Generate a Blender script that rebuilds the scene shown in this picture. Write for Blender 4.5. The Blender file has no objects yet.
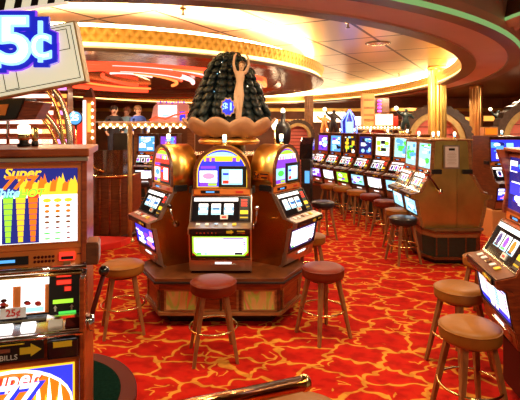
import bpy, bmesh, math, random
from mathutils import Vector, Matrix
R = math.radians
PI = math.pi
scene = bpy.context.scene
COL = scene.collection
F, CX, HY, CH = 470.0, 260.0, 126.0, 1.8      # focal length in pixels, principal column, horizon row, camera height


def wx(px, Y):
    return (px - CX) * Y / F


def wz(py, Y):
    return CH - (py - HY) * Y / F


# ------------------------------------------------------------------ materials
def new_mat(name):
    m = bpy.data.materials.new(name)
    m.use_nodes = True
    nt = m.node_tree
    return m, nt, nt.nodes['Principled BSDF']


def mat(name, col, rough=.5, metal=0., noise=.0, nscale=12., bump=0., coat=0., emit=None, es=0., trans=0., spec=.5):
    m, nt, b = new_mat(name)
    b.inputs['Base Color'].default_value = (*col, 1)
    b.inputs['Roughness'].default_value = rough
    b.inputs['Metallic'].default_value = metal
    b.inputs['Coat Weight'].default_value = coat
    b.inputs['Coat Roughness'].default_value = .08
    b.inputs['Transmission Weight'].default_value = trans
    b.inputs['Specular IOR Level'].default_value = spec
    if emit:
        b.inputs['Emission Color'].default_value = (*emit, 1)
        b.inputs['Emission Strength'].default_value = es
    if noise or bump:
        tc = nt.nodes.new('ShaderNodeTexCoord')
        n = nt.nodes.new('ShaderNodeTexNoise')
        n.inputs['Scale'].default_value = nscale
        n.inputs['Detail'].default_value = 4
        nt.links.new(tc.outputs['Object'], n.inputs['Vector'])
        if noise:
            r = nt.nodes.new('ShaderNodeValToRGB')
            r.color_ramp.elements[0].position = .3
            r.color_ramp.elements[1].position = .7
            r.color_ramp.elements[0].color = (*[c * (1 - noise) for c in col], 1)
            r.color_ramp.elements[1].color = (*[min(1, c * (1 + noise)) for c in col], 1)
            nt.links.new(n.outputs['Fac'], r.inputs['Fac'])
            nt.links.new(r.outputs['Color'], b.inputs['Base Color'])
        if bump:
            bp = nt.nodes.new('ShaderNodeBump')
            bp.inputs['Strength'].default_value = bump
            bp.inputs['Distance'].default_value = .02
            nt.links.new(n.outputs['Fac'], bp.inputs['Height'])
            nt.links.new(bp.outputs['Normal'], b.inputs['Normal'])
    return m


def wood(name, c1, c2, rough=.35, scale=(2, 2, 14), coat=.12):
    m, nt, b = new_mat(name)
    tc = nt.nodes.new('ShaderNodeTexCoord')
    mp = nt.nodes.new('ShaderNodeMapping')
    mp.inputs['Scale'].default_value = scale
    n = nt.nodes.new('ShaderNodeTexNoise')
    n.inputs['Scale'].default_value = 2.5
    n.inputs['Detail'].default_value = 6
    n.inputs['Distortion'].default_value = 1.2
    r = nt.nodes.new('ShaderNodeValToRGB')
    r.color_ramp.elements[0].position = .35
    r.color_ramp.elements[1].position = .68
    r.color_ramp.elements[0].color = (*c1, 1)
    r.color_ramp.elements[1].color = (*c2, 1)
    nt.links.new(tc.outputs['Object'], mp.inputs['Vector'])
    nt.links.new(mp.outputs['Vector'], n.inputs['Vector'])
    nt.links.new(n.outputs['Fac'], r.inputs['Fac'])
    nt.links.new(r.outputs['Color'], b.inputs['Base Color'])
    b.inputs['Roughness'].default_value = rough
    b.inputs['Coat Weight'].default_value = coat
    b.inputs['Coat Roughness'].default_value = .1
    return m


def glow(name, col, s):
    m, nt, b = new_mat(name)
    b.inputs['Base Color'].default_value = (*[c * .5 for c in col], 1)
    b.inputs['Roughness'].default_value = .25
    b.inputs['Emission Color'].default_value = (*col, 1)
    b.inputs['Emission Strength'].default_value = s
    return m


def carpet_mat():
    m, nt, b = new_mat('carpet')
    N, L = nt.nodes.new, nt.links.new
    tc = N('ShaderNodeTexCoord')
    mp = N('ShaderNodeMapping')
    mp.inputs['Rotation'].default_value = (0, 0, R(28))
    mp.inputs['Scale'].default_value = (2.75, 3.7, 1)
    n1 = N('ShaderNodeTexNoise'); n1.inputs['Scale'].default_value = 2.2; n1.inputs['Detail'].default_value = 0.0
    s1 = N('ShaderNodeVectorMath'); s1.operation = 'SUBTRACT'; s1.inputs[1].default_value = (.5, .5, .5)
    k1 = N('ShaderNodeVectorMath'); k1.operation = 'SCALE'; k1.inputs['Scale'].default_value = .42
    a1 = N('ShaderNodeVectorMath'); a1.operation = 'ADD'
    v = N('ShaderNodeTexVoronoi'); v.feature = 'DISTANCE_TO_EDGE'; v.voronoi_dimensions = '2D'
    v.inputs['Scale'].default_value = 1.0; v.inputs['Randomness'].default_value = .85
    L(tc.outputs['Object'], mp.inputs['Vector']); L(mp.outputs['Vector'], n1.inputs['Vector'])
    L(n1.outputs['Color'], s1.inputs[0]); L(s1.outputs[0], k1.inputs[0])
    L(mp.outputs['Vector'], a1.inputs[0]); L(k1.outputs[0], a1.inputs[1]); sx = N('ShaderNodeSeparateXYZ'); cb = N('ShaderNodeCombineXYZ'); L(a1.outputs[0], sx.inputs[0])
    for src, dst, fr in (('Y', 'X', 9.0), ('X', 'Y', 8.2)):
        q1 = N('ShaderNodeMath'); q1.operation = 'MULTIPLY'; q1.inputs[1].default_value = fr
        q2 = N('ShaderNodeMath'); q2.operation = 'SINE'
        q3 = N('ShaderNodeMath'); q3.operation = 'ABSOLUTE'
        q4 = N('ShaderNodeMath'); q4.operation = 'MULTIPLY'; q4.inputs[1].default_value = .085
        L(sx.outputs[src], q1.inputs[0]); L(q1.outputs[0], q2.inputs[0]); L(q2.outputs[0], q3.inputs[0]); L(q3.outputs[0], q4.inputs[0]); L(q4.outputs[0], cb.inputs[dst])
    a2 = N('ShaderNodeVectorMath'); a2.operation = 'ADD'
    L(a1.outputs[0], a2.inputs[0]); L(cb.outputs[0], a2.inputs[1]); L(a2.outputs[0], v.inputs['Vector'])
    v2 = N('ShaderNodeTexVoronoi'); v2.feature = 'DISTANCE_TO_EDGE'; v2.voronoi_dimensions = '2D'; v2.inputs['Scale'].default_value = 1.9
    L(a2.outputs[0], v2.inputs['Vector'])
    nm = N('ShaderNodeTexNoise'); nm.inputs['Scale'].default_value = 1.7; nm.inputs['Detail'].default_value = 0
    L(mp.outputs['Vector'], nm.inputs['Vector'])
    mr = N('ShaderNodeMapRange'); mr.inputs['From Min'].default_value = .55; mr.inputs['From Max'].default_value = .64
    mr.inputs['To Min'].default_value = .3; mr.inputs['To Max'].default_value = 0
    L(nm.outputs['Fac'], mr.inputs['Value'])
    ad = N('ShaderNodeMath'); ad.operation = 'ADD'; L(v2.outputs['Distance'], ad.inputs[0]); L(mr.outputs[0], ad.inputs[1])
    mn = N('ShaderNodeMath'); mn.operation = 'MINIMUM'; L(v.outputs['Distance'], mn.inputs[0]); L(ad.outputs[0], mn.inputs[1])
    r = N('ShaderNodeValToRGB')
    e = r.color_ramp.elements
    e[0].position = 0; e[0].color = (.76, .31, .04, 1)
    e[1].position = .043; e[1].color = (.74, .27, .03, 1)
    x = e.new(.053); x.color = (.56, .020, .006, 1)
    x = e.new(.30); x.color = (.52, .012, .005, 1)
    L(mn.outputs[0], r.inputs['Fac'])
    # soft darker leaf veins inside the red
    n2 = N('ShaderNodeTexNoise'); n2.inputs['Scale'].default_value = 3.2; n2.inputs['Detail'].default_value = 2
    L(mp.outputs['Vector'], n2.inputs['Vector'])
    r2 = N('ShaderNodeValToRGB')
    r2.color_ramp.elements[0].position = .38; r2.color_ramp.elements[0].color = (.62, .5, .5, 1)
    r2.color_ramp.elements[1].position = .55; r2.color_ramp.elements[1].color = (1, 1, 1, 1)
    L(n2.outputs['Fac'], r2.inputs['Fac'])
    mx = N('ShaderNodeMixRGB'); mx.blend_type = 'MULTIPLY'; mx.inputs['Fac'].default_value = .7
    L(r.outputs['Color'], mx.inputs['Color1']); L(r2.outputs['Color'], mx.inputs['Color2'])
    L(mx.outputs['Color'], b.inputs['Base Color'])
    b.inputs['Roughness'].default_value = .95
    b.inputs['Specular IOR Level'].default_value = .1
    n3 = N('ShaderNodeTexNoise'); n3.inputs['Scale'].default_value = 400
    L(tc.outputs['Object'], n3.inputs['Vector'])
    bp = N('ShaderNodeBump'); bp.inputs['Strength'].default_value = .3; bp.inputs['Distance'].default_value = .004
    L(n3.outputs['Fac'], bp.inputs['Height']); L(bp.outputs['Normal'], b.inputs['Normal'])
    return m


def ceiling_panel_mat():
    m, nt, b = new_mat('metal_ceiling_panel')
    N, L = nt.nodes.new, nt.links.new
    tc = N('ShaderNodeTexCoord')
    mp = N('ShaderNodeMapping'); mp.inputs['Rotation'].default_value = (0, 0, R(-62))
    br = N('ShaderNodeTexBrick')
    br.offset = .0
    br.inputs['Scale'].default_value = 1
    br.inputs['Brick Width'].default_value = 1.55
    br.inputs['Row Height'].default_value = 1.0
    br.inputs['Mortar Size'].default_value = .026
    br.inputs['Mortar Smooth'].default_value = 0
    br.inputs['Color1'].default_value = (.78, .66, .50, 1)
    br.inputs['Color2'].default_value = (.82, .70, .55, 1)
    br.inputs['Mortar'].default_value = (.03, .015, .005, 1)
    L(tc.outputs['Object'], mp.inputs['Vector']); L(mp.outputs['Vector'], br.inputs['Vector'])
    L(br.outputs['Color'], b.inputs['Base Color'])
    b.inputs['Metallic'].default_value = .85
    b.inputs['Roughness'].default_value = .3
    n = N('ShaderNodeTexNoise'); n.inputs['Scale'].default_value = 1.3
    L(tc.outputs['Object'], n.inputs['Vector'])
    bp = N('ShaderNodeBump'); bp.inputs['Strength'].default_value = .12; bp.inputs['Distance'].default_value = .05
    L(n.outputs['Fac'], bp.inputs['Height']); L(bp.outputs['Normal'], b.inputs['Normal'])
    return m


def molding_mat():
    """gold crown moulding with repeating slanted leaf ribs, along the UV arc length"""
    m, nt, b = new_mat('gold_crown_moulding')
    N, L = nt.nodes.new, nt.links.new
    tc = N('ShaderNodeTexCoord')
    ws = []
    for ang_ in (38, -38):
        mp = N('ShaderNodeMapping'); mp.inputs['Rotation'].default_value = (0, 0, R(ang_))
        w = N('ShaderNodeTexWave'); w.inputs['Scale'].default_value = 3.0; w.inputs['Distortion'].default_value = .6
        L(tc.outputs['UV'], mp.inputs['Vector']); L(mp.outputs['Vector'], w.inputs['Vector'])
        ws.append(w)
    w = N('ShaderNodeMath'); w.operation = 'MAXIMUM'
    L(ws[0].outputs['Fac'], w.inputs[0]); L(ws[1].outputs['Fac'], w.inputs[1])
    r = N('ShaderNodeValToRGB')
    r.color_ramp.elements[0].color = (.62, .30, .03, 1); r.color_ramp.elements[1].color = (.95, .58, .12, 1)
    L(w.outputs[0], r.inputs['Fac']); L(r.outputs['Color'], b.inputs['Base Color'])
    bp = N('ShaderNodeBump'); bp.inputs['Strength'].default_value = .5; bp.inputs['Distance'].default_value = .03
    L(w.outputs[0], bp.inputs['Height']); L(bp.outputs['Normal'], b.inputs['Normal'])
    b.inputs['Roughness'].default_value = .45
    b.inputs['Metallic'].default_value = .15
    return m


def iridescent_mat():
    m, nt, b = new_mat('green_iridescent_glass')
    N, L = nt.nodes.new, nt.links.new
    tc = N('ShaderNodeTexCoord')
    n = N('ShaderNodeTexNoise'); n.inputs['Scale'].default_value = 2.6; n.inputs['Detail'].default_value = 3
    n.inputs['Distortion'].default_value = 1.5
    mp = N('ShaderNodeMapping'); mp.inputs['Scale'].default_value = (2.6, 2.6, 1.0)
    r = N('ShaderNodeValToRGB')
    e = r.color_ramp.elements
    e[0].position = .3; e[0].color = (.80, .52, .20, 1)
    e[1].position = .72; e[1].color = (.90, .66, .34, 1)
    x = e.new(.48); x.color = (.75, .66, .22, 1)
    x = e.new(.55); x.color = (.40, .85, .14, 1)
    x = e.new(.63); x.color = (.75, .30, .14, 1)
    L(tc.outputs['Object'], mp.inputs['Vector']); L(mp.outputs['Vector'], n.inputs['Vector']); L(n.outputs['Fac'], r.inputs['Fac'])
    L(r.outputs['Color'], b.inputs['Base Color'])
    b.inputs['Roughness'].default_value = .25; b.inputs['Metallic'].default_value = .15
    return m


M = dict(
    carpet=carpet_mat(), panel_ceiling=ceiling_panel_mat(), moulding=molding_mat(), irid=iridescent_mat(),
    soffit=mat('taupe_soffit', (.66, .59, .49), .6, 0, .04, 2),
    brown_band=mat('dark_brown_band', (.13, .075, .045), .4, 0, .08, 3),
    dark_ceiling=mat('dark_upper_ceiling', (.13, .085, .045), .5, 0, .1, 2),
    mauve=mat('polished_mauve_soffit', (.36, .23, .18), .2, .75, .05, 3, .35),
    silver_trim=mat('silver_ring_trim', (.75, .68, .62), .2, .9),
    gold=mat('polished_gold', (.95, .58, .15), .33, 1., .08, 3, .06),
    gold_side=mat('bronze_gold_mirror', (.60, .28, .06), .26, 1., .15, 3, .3),
    olive_gold=mat('olive_brass_panel', (.72, .55, .17), .30, 1., .2, 3, .35),
    brass=mat('brass', (.85, .58, .22), .2, 1.),
    rail_copper=mat('copper_rail', (.62, .27, .09), .14, 1.),
    copper=mat('copper_fluting', (.80, .42, .14), .28, .85),
    chrome=mat('chrome', (.75, .72, .70), .12, 1.),
    steel=mat('brushed_steel', (.55, .46, .38), .32, 1.),
    red_wood=wood('red_mahogany', (.15, .020, .005), (.36, .070, .014), .3),
    orange_wood=wood('orange_red_mahogany', (.26, .036, .007), (.48, .095, .016), .3),
    brown_wood=wood('brown_wood', (.085, .022, .007), (.19, .055, .016), .3),
    mid_wood=wood('honey_wood', (.24, .10, .032), (.42, .19, .065), .3),
    leg_wood=wood('stool_leg_wood', (.22, .085, .025), (.38, .16, .05), .35, (6, 6, 2)),
    orange_lacq=mat('orange_lacquer', (.75, .20, .03), .3, 0, .1, 5, coat=.5),
    black=mat('black_plastic', (.012, .011, .012), .3),
    black_gloss=mat('black_glass', (.01, .01, .014), .08, coat=.5),
    dark_green=mat('dark_green_panel', (.010, .030, .022), .3, 0, .2, 30),
    green_top=mat('dark_green_laminate', (.005, .018, .012), .6, 0, .25, 60, spec=.0),
    maroon=mat('maroon_edge', (.09, .010, .007), .45, spec=.08),
    redbrown_leather=mat('red_brown_vinyl', (.17, .019, .004), .4, 0, .12, 9, .08, spec=.18),
    tan_leather=mat('tan_vinyl', (.30, .105, .014), .4, 0, .12, 9, .08, spec=.18),
    black_leather=mat('black_vinyl', (.02, .014, .014), .3, 0, .1, 9, .08),
    red_paint=mat('red_step', (.80, .025, .012), .6, 0, .1, 5),
    shell=mat('tan_stone_shell', (.56, .31, .17), .5, 0, .15, 6, .2),
    feather=mat('dark_teal_feather', (.008, .016, .016), .42, .0, .6, 20, .2, spec=.35),
    bronze_figure=mat('bronze_figure', (.70, .46, .28), .4, .0, .1, 6),
    cream=mat('cream_sign_face_glow', (.92, .90, .74), .5, 0, .03, 3, emit=(.95, .90, .62), es=.5),  # emission brightens board and stick, standing in for neon and overhead light
    tan_trim=mat('tan_sign_trim', (.55, .38, .18), .45),
    white=mat('white_paint', (.85, .82, .78), .5),
    paper=mat('white_paper', (.85, .83, .80), .7),
    pink_pad=mat('red_padded_panel', (.78, .20, .15), .6, 0, .12, 5),
    arch_dark=mat('dark_carved_arch', (.07, .035, .02), .5, 0, .3, 12, .3),
    arch_gold=mat('gold_arch_band', (.55, .38, .14), .4, .3, .15, 10),
    wall=mat('brown_back_wall', (.22, .085, .035), .5, 0, .3, 1.5),
    smoked=mat('smoked_glass', (.25, .10, .05), .06, .0, coat=.3, trans=.6),
    skin=mat('skin', (.62, .36, .24), .5),
    hair_dark=mat('dark_hair', (.03, .018, .012), .5),
    hair_brown=mat('brown_hair', (.22, .10, .04), .5),
    shirt_black=mat('black_shirt', (.02, .02, .03), .8),
    shirt_blue=mat('light_blue_shirt', (.28, .55, .75), .8),
    shirt_navy=mat('royal_blue_shirt', (.05, .10, .45), .8),
    trouser=mat('dark_trousers', (.03, .03, .05), .8),
    yellow=mat('yellow_label', (.85, .62, .03), .5),
    yellow_btn=mat('yellow_button', (.9, .65, .05), .4),
    red_label=mat('red_label', (.65, .03, .02), .4),
    orange_paint=mat('orange_paint', (.75, .30, .08), .5),
    white_ball=mat('black_lever_ball', (.01, .01, .01), .12, coat=1.),
    # things that give off light
    g_white=glow('screen_white', (1, .97, .95), 1.5),
    g_warm=glow('lamp_warm_white', (1, .80, .50), 5.),
    g_blue=glow('screen_blue', (.03, .04, .75), 1.2),
    g_sky=glow('screen_sky_blue', (.10, .42, .95), 1.0),
    g_cyan=glow('screen_cyan', (.36, .78, 1), 1.1),
    g_purple=glow('screen_purple', (.22, .05, .6), 1.2),
    g_pink=glow('screen_pink', (1, .25, .45), 1.3),
    g_red=glow('screen_red', (1, .04, .02), 1.1),
    g_orange=glow('screen_orange', (1, .20, .01), 1.0),
    g_yellow=glow('screen_yellow', (1, .62, .03), 1.1),
    g_lime=glow('screen_lime', (.38, .80, .04), 1.1),
    g_green=glow('screen_green', (.08, .65, .08), 1.1),
    g_dark=glow('screen_dark', (.01, .012, .03), .6),
    sign_blue=glow('sign_neon_blue', (.01, .015, .42), 1.0),
    g_navy=glow('screen_navy', (.015, .02, .22), .9),
    g_magenta=glow('magenta_neon', (1, .05, .6), 2.5),
    cove=glow('cove_strip_warm', (1, .74, .36), 26.),
    cove_line=glow('cove_line_yellow', (1, .70, .22), 3.2),
    cove_green=glow('cove_strip_green', (.38, .85, .28), .38),
    neon_streak_red=glow('red_neon_and_streak', (1, .06, .02), 2.0),
    streak_pink=glow('pink_reflection_streak', (1, .45, .42), 2.2),
    streak_orange=glow('orange_reflection_streak', (1, .20, .04), 2.0),
    step_light=glow('lit_step_riser', (1, .66, .55), 1.7),
    step_pink=glow('lit_step_pink', (.75, .25, .75), 1.6),
    step_orange=glow('lit_step_orange', (1, .36, .06), 1.6),
    bulb=glow('marquee_bulb', (1, .75, .42), 7.),
    neon_blue=glow('blue_neon', (.10, .16, 1), 4.),
)


# ------------------------------------------------------------------ mesh building
class MB:
    def __init__(self):
        self.bm = bmesh.new()
        self.mats = []

    def mi(self, m):
        if m not in self.mats:
            self.mats.append(m)
        return self.mats.index(m)

    def faces(self, vs, fs, m, T=None, smooth=False):
        bv = [self.bm.verts.new(T @ Vector(v) if T else v) for v in vs]
        i = self.mi(m)
        out = []
        for f in fs:
            try:
                g = self.bm.faces.new([bv[k] for k in f])
                g.material_index = i
                g.smooth = smooth
                out.append(g)
            except ValueError:
                pass
        return out

    def box(self, c, s, m, T=None):
        x, y, z = c
        a, b, d = s[0] / 2, s[1] / 2, s[2] / 2
        vs = [(x + i * a, y + j * b, z + k * d) for i in (-1, 1) for j in (-1, 1) for k in (-1, 1)]
        self.faces(vs, [(0, 1, 3, 2), (4, 6, 7, 5), (0, 4, 5, 1), (2, 3, 7, 6), (0, 2, 6, 4), (1, 5, 7, 3)], m, T)
        return self

    def prism(self, pts, fn, w0, w1, m, T=None, smooth=False):
        """pts 2D polygon, fn(u,v,w)->xyz"""
        n = len(pts)
        vs = [fn(u, v, w0) for u, v in pts] + [fn(u, v, w1) for u, v in pts]
        self.faces(vs, [tuple(range(n))[::-1], tuple(range(n, 2 * n))], m, T)
        fs = [(i, (i + 1) % n, n + (i + 1) % n, n + i) for i in range(n)]
        self.faces(vs, fs, m, T, smooth)
        return self

    def px(self, pts, x0, x1, m, T=None):
        return self.prism(pts, lambda u, v, w: (w, u, v), x0, x1, m, T)

    def pz(self, pts, z0, z1, m, T=None):
        return self.prism(pts, lambda u, v, w: (u, v, w), z0, z1, m, T)

    def py(self, pts, y0, y1, m, T=None, smooth=False):
        return self.prism(pts, lambda u, v, w: (u, w, v), y0, y1, m, T, smooth)

    def lathe(self, prof, c, m, seg=24, T=None, smooth=True):
        vs, fs = [], []
        n = len(prof)
        for k in range(seg):
            a = 2 * PI * k / seg
            for r, z in prof:
                vs.append((c[0] + r * math.cos(a), c[1] + r * math.sin(a), c[2] + z))
        for k in range(seg):
            for i in range(n - 1):
                a, b = k * n, ((k + 1) % seg) * n
                fs.append((a + i, b + i, b + i + 1, a + i + 1))
        self.faces(vs, fs, m, T, smooth)
        return self

    def tube(self, path, r, m, seg=8, closed=False, T=None, cap=True):
        path = [Vector(p) for p in path]
        n = len(path)
        rr = r if isinstance(r, (list, tuple)) else [r] * n
        vs, fs = [], []
        up = None
        for i, p in enumerate(path):
            if closed:
                t = path[(i + 1) % n] - path[i - 1]
            else:
                t = path[min(i + 1, n - 1)] - path[max(i - 1, 0)]
            t.normalize()
            if up is None:
                up = Vector((0, 0, 1)) if abs(t.z) < .9 else Vector((1, 0, 0))
            u = (up - t * up.dot(t)).normalized()
            up = u
            v = t.cross(u)
            for k in range(seg):
                a = 2 * PI * k / seg
                vs.append(tuple(p + (u * math.cos(a) + v * math.sin(a)) * rr[i]))
        for i in range(n if closed else n - 1):
            j = (i + 1) % n
            for k in range(seg):
                l = (k + 1) % seg
                fs.append((i * seg + k, i * seg + l, j * seg + l, j * seg + k))
        if cap and not closed:
            fs.append(tuple(range(seg))[::-1])
            fs.append(tuple(range((n - 1) * seg, n * seg)))
        self.faces(vs, fs, m, T, True)
        return self

    def ball(self, c, r, m, seg=12, rings=8, T=None):
        r = r if isinstance(r, (tuple, list)) else (r, r, r)
        prof = []
        vs, fs = [], []
        for i in range(rings + 1):
            th = PI * i / rings
            for k in range(seg):
                a = 2 * PI * k / seg
                vs.append((c[0] + r[0] * math.sin(th) * math.cos(a), c[1] + r[1] * math.sin(th) * math.sin(a),
                           c[2] - r[2] * math.cos(th)))
        for i in range(rings):
            for k in range(seg):
                l = (k + 1) % seg
                fs.append((i * seg + k, i * seg + l, (i + 1) * seg + l, (i + 1) * seg + k))
        self.faces(vs, fs, m, T, True)
        return self

    def frustum_leg(self, p0, p1, s0, s1, m):
        """square tapering leg from p0 to p1"""
        p0, p1 = Vector(p0), Vector(p1)
        vs = []
        for p, s in ((p0, s0), (p1, s1)):
            for i, j in ((-1, -1), (1, -1), (1, 1), (-1, 1)):
                vs.append((p.x + i * s / 2, p.y + j * s / 2, p.z))
        self.faces(vs, [(0, 1, 2, 3), (7, 6, 5, 4), (0, 4, 5, 1), (1, 5, 6, 2), (2, 6, 7, 3), (3, 7, 4, 0)], m)
        return self

    def build(self, name, parent=None, bevel=0., weld=False, flip=True):
        bmesh.ops.remove_doubles(self.bm, verts=self.bm.verts, dist=1e-5)
        bmesh.ops.recalc_face_normals(self.bm, faces=self.bm.faces)
        me = bpy.data.meshes.new(name)
        self.bm.to_mesh(me)
        self.bm.free()
        for m in self.mats:
            me.materials.append(M[m])
        o = bpy.data.objects.new(name, me)
        COL.objects.link(o)
        if parent:
            o.parent = parent
        if bevel:
            bv = o.modifiers.new('bevel', 'BEVEL')
            bv.width = bevel
            bv.segments = 2
            bv.limit_method = 'ANGLE'
            bv.angle_limit = R(40)
        return o


def tag(o, label=None, cat=None, group=None, kind=None):
    if label: o['label'] = label
    if cat: o['category'] = cat
    if group: o['group'] = group
    if kind: o['kind'] = kind
    return o


def thing(name, label, cat, loc=(0, 0, 0), rz=0., group=None):
    o = bpy.data.objects.new(name, None)
    o.empty_display_size = .1
    COL.objects.link(o)
    o.location = loc
    o.rotation_euler = (0, 0, rz)
    return tag(o, label, cat, group)


def struct(o):
    o['kind'] = 'structure'
    return o


def dup(root, loc, rz, label, group=None):
    r = root.copy()
    COL.objects.link(r)
    r.location = loc
    r.rotation_euler = (0, 0, rz)
    r['label'] = label
    if group: r['group'] = group
    for ch in list(root.children):
        c = ch.copy()
        COL.objects.link(c)
        c.parent = r
        for g in ch.children:
            d = g.copy()
            COL.objects.link(d)
            d.parent = c
    return r


def text(name, s, size, m, parent, T, depth=.003, offset=0., label=None, shear=0., spacing=1.):
    cu = bpy.data.curves.new(name, 'FONT')
    cu.body = s
    cu.size = size
    cu.extrude = depth
    cu.offset = offset
    cu.shear = shear
    cu.space_character = spacing
    cu.align_x = 'CENTER'
    cu.align_y = 'CENTER'
    cu.resolution_u = 5
    tmp = bpy.data.objects.new(name + '_tmp', cu)
    COL.objects.link(tmp)
    dg = bpy.context.evaluated_depsgraph_get()
    me = bpy.data.meshes.new_from_object(tmp.evaluated_get(dg))
    bpy.data.objects.remove(tmp)
    bpy.data.curves.remove(cu)
    me.name = name
    me.materials.clear()
    me.materials.append(M[m])
    me.transform(T)
    o = bpy.data.objects.new(name, me)
    COL.objects.link(o)
    if parent: o.parent = parent
    if label: o['label'] = label
    return o


class Face:
    """a flat panel in local space: u across (metres from the middle), v up along the slope, d outwards"""

    def __init__(self, p0, p1, o=0.):
        # p0=(y,z) lower edge, p1=(y,z) upper edge; x is across
        y0, z0 = p0
        y1, z1 = p1
        self.L = math.hypot(y1 - y0, z1 - z0)
        V = Vector((0, y1 - y0, z1 - z0)).normalized()
        U = Vector((1, 0, 0))
        Nn = U.cross(V)
        if Nn.y > 0: Nn = -Nn
        T = Matrix.Identity(4)
        for i in range(3):
            T[i][0], T[i][1], T[i][2] = U[i], V[i], Nn[i]
        T[0][3], T[1][3], T[2][3] = 0, y0, z0
        self.T = T @ Matrix.Translation((0, 0, o))

    def rect(self, mb, u0, v0, u1, v1, d0, d1, m):
        mb.box(((u0 + u1) / 2, (v0 + v1) / 2, (d0 + d1) / 2), (u1 - u0, v1 - v0, d1 - d0), m, self.T)

    def poly(self, mb, pts, d0, d1, m):
        mb.pz(pts, d0, d1, m, self.T)

    def at(self, u, v, d):
        return self.T @ Matrix.Translation((u, v, d))

    def frame(self, mb, u0, v0, u1, v1, t, d0, d1, m):
        self.rect(mb, u0, v0, u1, v0 + t, d0, d1, m)
        self.rect(mb, u0, v1 - t, u1, v1, d0, d1, m)
        self.rect(mb, u0, v0 + t, u0 + t, v1 - t, d0, d1, m)
        self.rect(mb, u1 - t, v0 + t, u1, v1 - t, d0, d1, m)


def fill(face, mb, u0, v0, u1, v1, bg, pal, rng, n, d=.004, big=.35):
    """screen artwork: a backlit ground with symbols of the palette's colours"""
    face.rect(mb, u0, v0, u1, v1, 0, d, bg)
    w, h = u1 - u0, v1 - v0
    for i in range(n):
        a = rng.uniform(.08, big) * w
        b = rng.uniform(.06, big * .7) * h
        u = rng.uniform(u0 + a / 2, u1 - a / 2)
        v = rng.uniform(v0 + b / 2, v1 - b / 2)
        m = rng.choice(pal)
        dd = d + .0006 + i * .0004
        if rng.random() < .5:
            face.rect(mb, u - a / 2, v - b / 2, u + a / 2, v + b / 2, d * .5, dd, m)
        else:
            k = 9
            face.poly(mb, [(u + a / 2 * math.cos(2 * PI * j / k), v + b / 2 * math.sin(2 * PI * j / k)) for j in range(k)],
                      d * .5, dd, m)


def ellipse_ring(name, c, a, b, prof, seg=160, smooth=True):
    """prof: list of (offset, z, material of the strip to the next point)"""
    bm = bmesh.new()
    uvl = bm.loops.layers.uv.new('UVMap')
    mats = []
    rows = []
    arc = [0.]
    P = lambda o, k: (c[0] + (a + o) * math.cos(2 * PI * k / seg), c[1] + (b + o) * math.sin(2 * PI * k / seg))
    for k in range(seg):
        p, q = P(0, k), P(0, k + 1)
        arc.append(arc[-1] + math.hypot(p[0] - q[0], p[1] - q[1]))
    vl = [0.]
    for i in range(len(prof) - 1):
        vl.append(vl[-1] + math.hypot(prof[i + 1][0] - prof[i][0], prof[i + 1][1] - prof[i][1]))
    for o, z, _ in prof:
        rows.append([bm.verts.new((*P(o, k), z)) for k in range(seg)])
    for i in range(len(prof) - 1):
        m = prof[i][2]
        if m not in mats: mats.append(m)
        for k in range(seg):
            l = (k + 1) % seg
            f = bm.faces.new((rows[i][k], rows[i][l], rows[i + 1][l], rows[i + 1][k]))
            f.material_index = mats.index(m)
            f.smooth = False
            for lp, uv in zip(f.loops, ((arc[k], vl[i]), (arc[k + 1], vl[i]), (arc[k + 1], vl[i + 1]), (arc[k], vl[i + 1]))):
                lp[uvl].uv = uv
    me = bpy.data.meshes.new(name)
    bm.to_mesh(me)
    bm.free()
    for m in mats: me.materials.append(M[m])
    o = bpy.data.objects.new(name, me)
    COL.objects.link(o)
    return o


def skin_mesh(name, joints, edges, m, parent=None, sub=2):
    """continuous body grown over a skeleton. joints: name -> (xyz, radius)"""
    names = list(joints)
    me = bpy.data.meshes.new(name)
    me.from_pydata([joints[n][0] for n in names], [(names.index(a), names.index(b)) for a, b in edges], [])
    o = bpy.data.objects.new(name + '_tmp', me)
    COL.objects.link(o)
    o.modifiers.new('skin', 'SKIN')
    for i, n in enumerate(names):
        r = joints[n][1]
        sv = me.skin_vertices[0].data[i]
        sv.radius = r if isinstance(r, tuple) else (r, r)
        sv.use_root = (i == 0)
    s = o.modifiers.new('sub', 'SUBSURF')
    s.levels = s.render_levels = sub
    dg = bpy.context.evaluated_depsgraph_get()
    out = bpy.data.meshes.new_from_object(o.evaluated_get(dg))
    bpy.data.objects.remove(o)
    out.materials.clear()
    out.materials.append(M[m])
    for p in out.polygons: p.use_smooth = True
    out.name = name
    r = bpy.data.objects.new(name, out)
    COL.objects.link(r)
    if parent: r.parent = parent
    return r


# ================================================================== SETTING
b = MB(); b.box((0.5, 11.5, -.05), (24, 26, .1), 'carpet'); struct(b.build('floor'))
b = MB(); b.box((0.5, 24.0, 1.6), (24, .2, 3.4), 'wall')
b.box((0.5, 23.86, 2.62), (24, .1, .16), 'gold')
b.box((0.5, 23.86, 2.1), (24, .1, .08), 'copper')
struct(b.build('wall_back'))
b = MB(); b.box((-11.4, 11.5, 1.6), (.2, 26, 3.4), 'wall'); struct(b.build('wall_left'))
b = MB(); b.box((12.4, 11.5, 1.6), (.2, 26, 3.4), 'wall'); struct(b.build('wall_right'))

EC, EA, EB = (-1.5, 12.9), 5.85, 9.1        # the big oval recess
DC, DA, DB = (-2.8, 10.9), 4.2, 5.2         # the round disc hanging inside it
ZS, ZR = 2.80, 3.27
b = MB()
seg = 96
b.pz([(EC[0] + (EA + .55) * math.cos(2 * PI * k / seg), EC[1] + (EB + .55) * math.sin(2 * PI * k / seg)) for k in range(seg)], ZR, ZR + .05, 'panel_ceiling')
o = struct(b.build('ceiling'))
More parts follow.
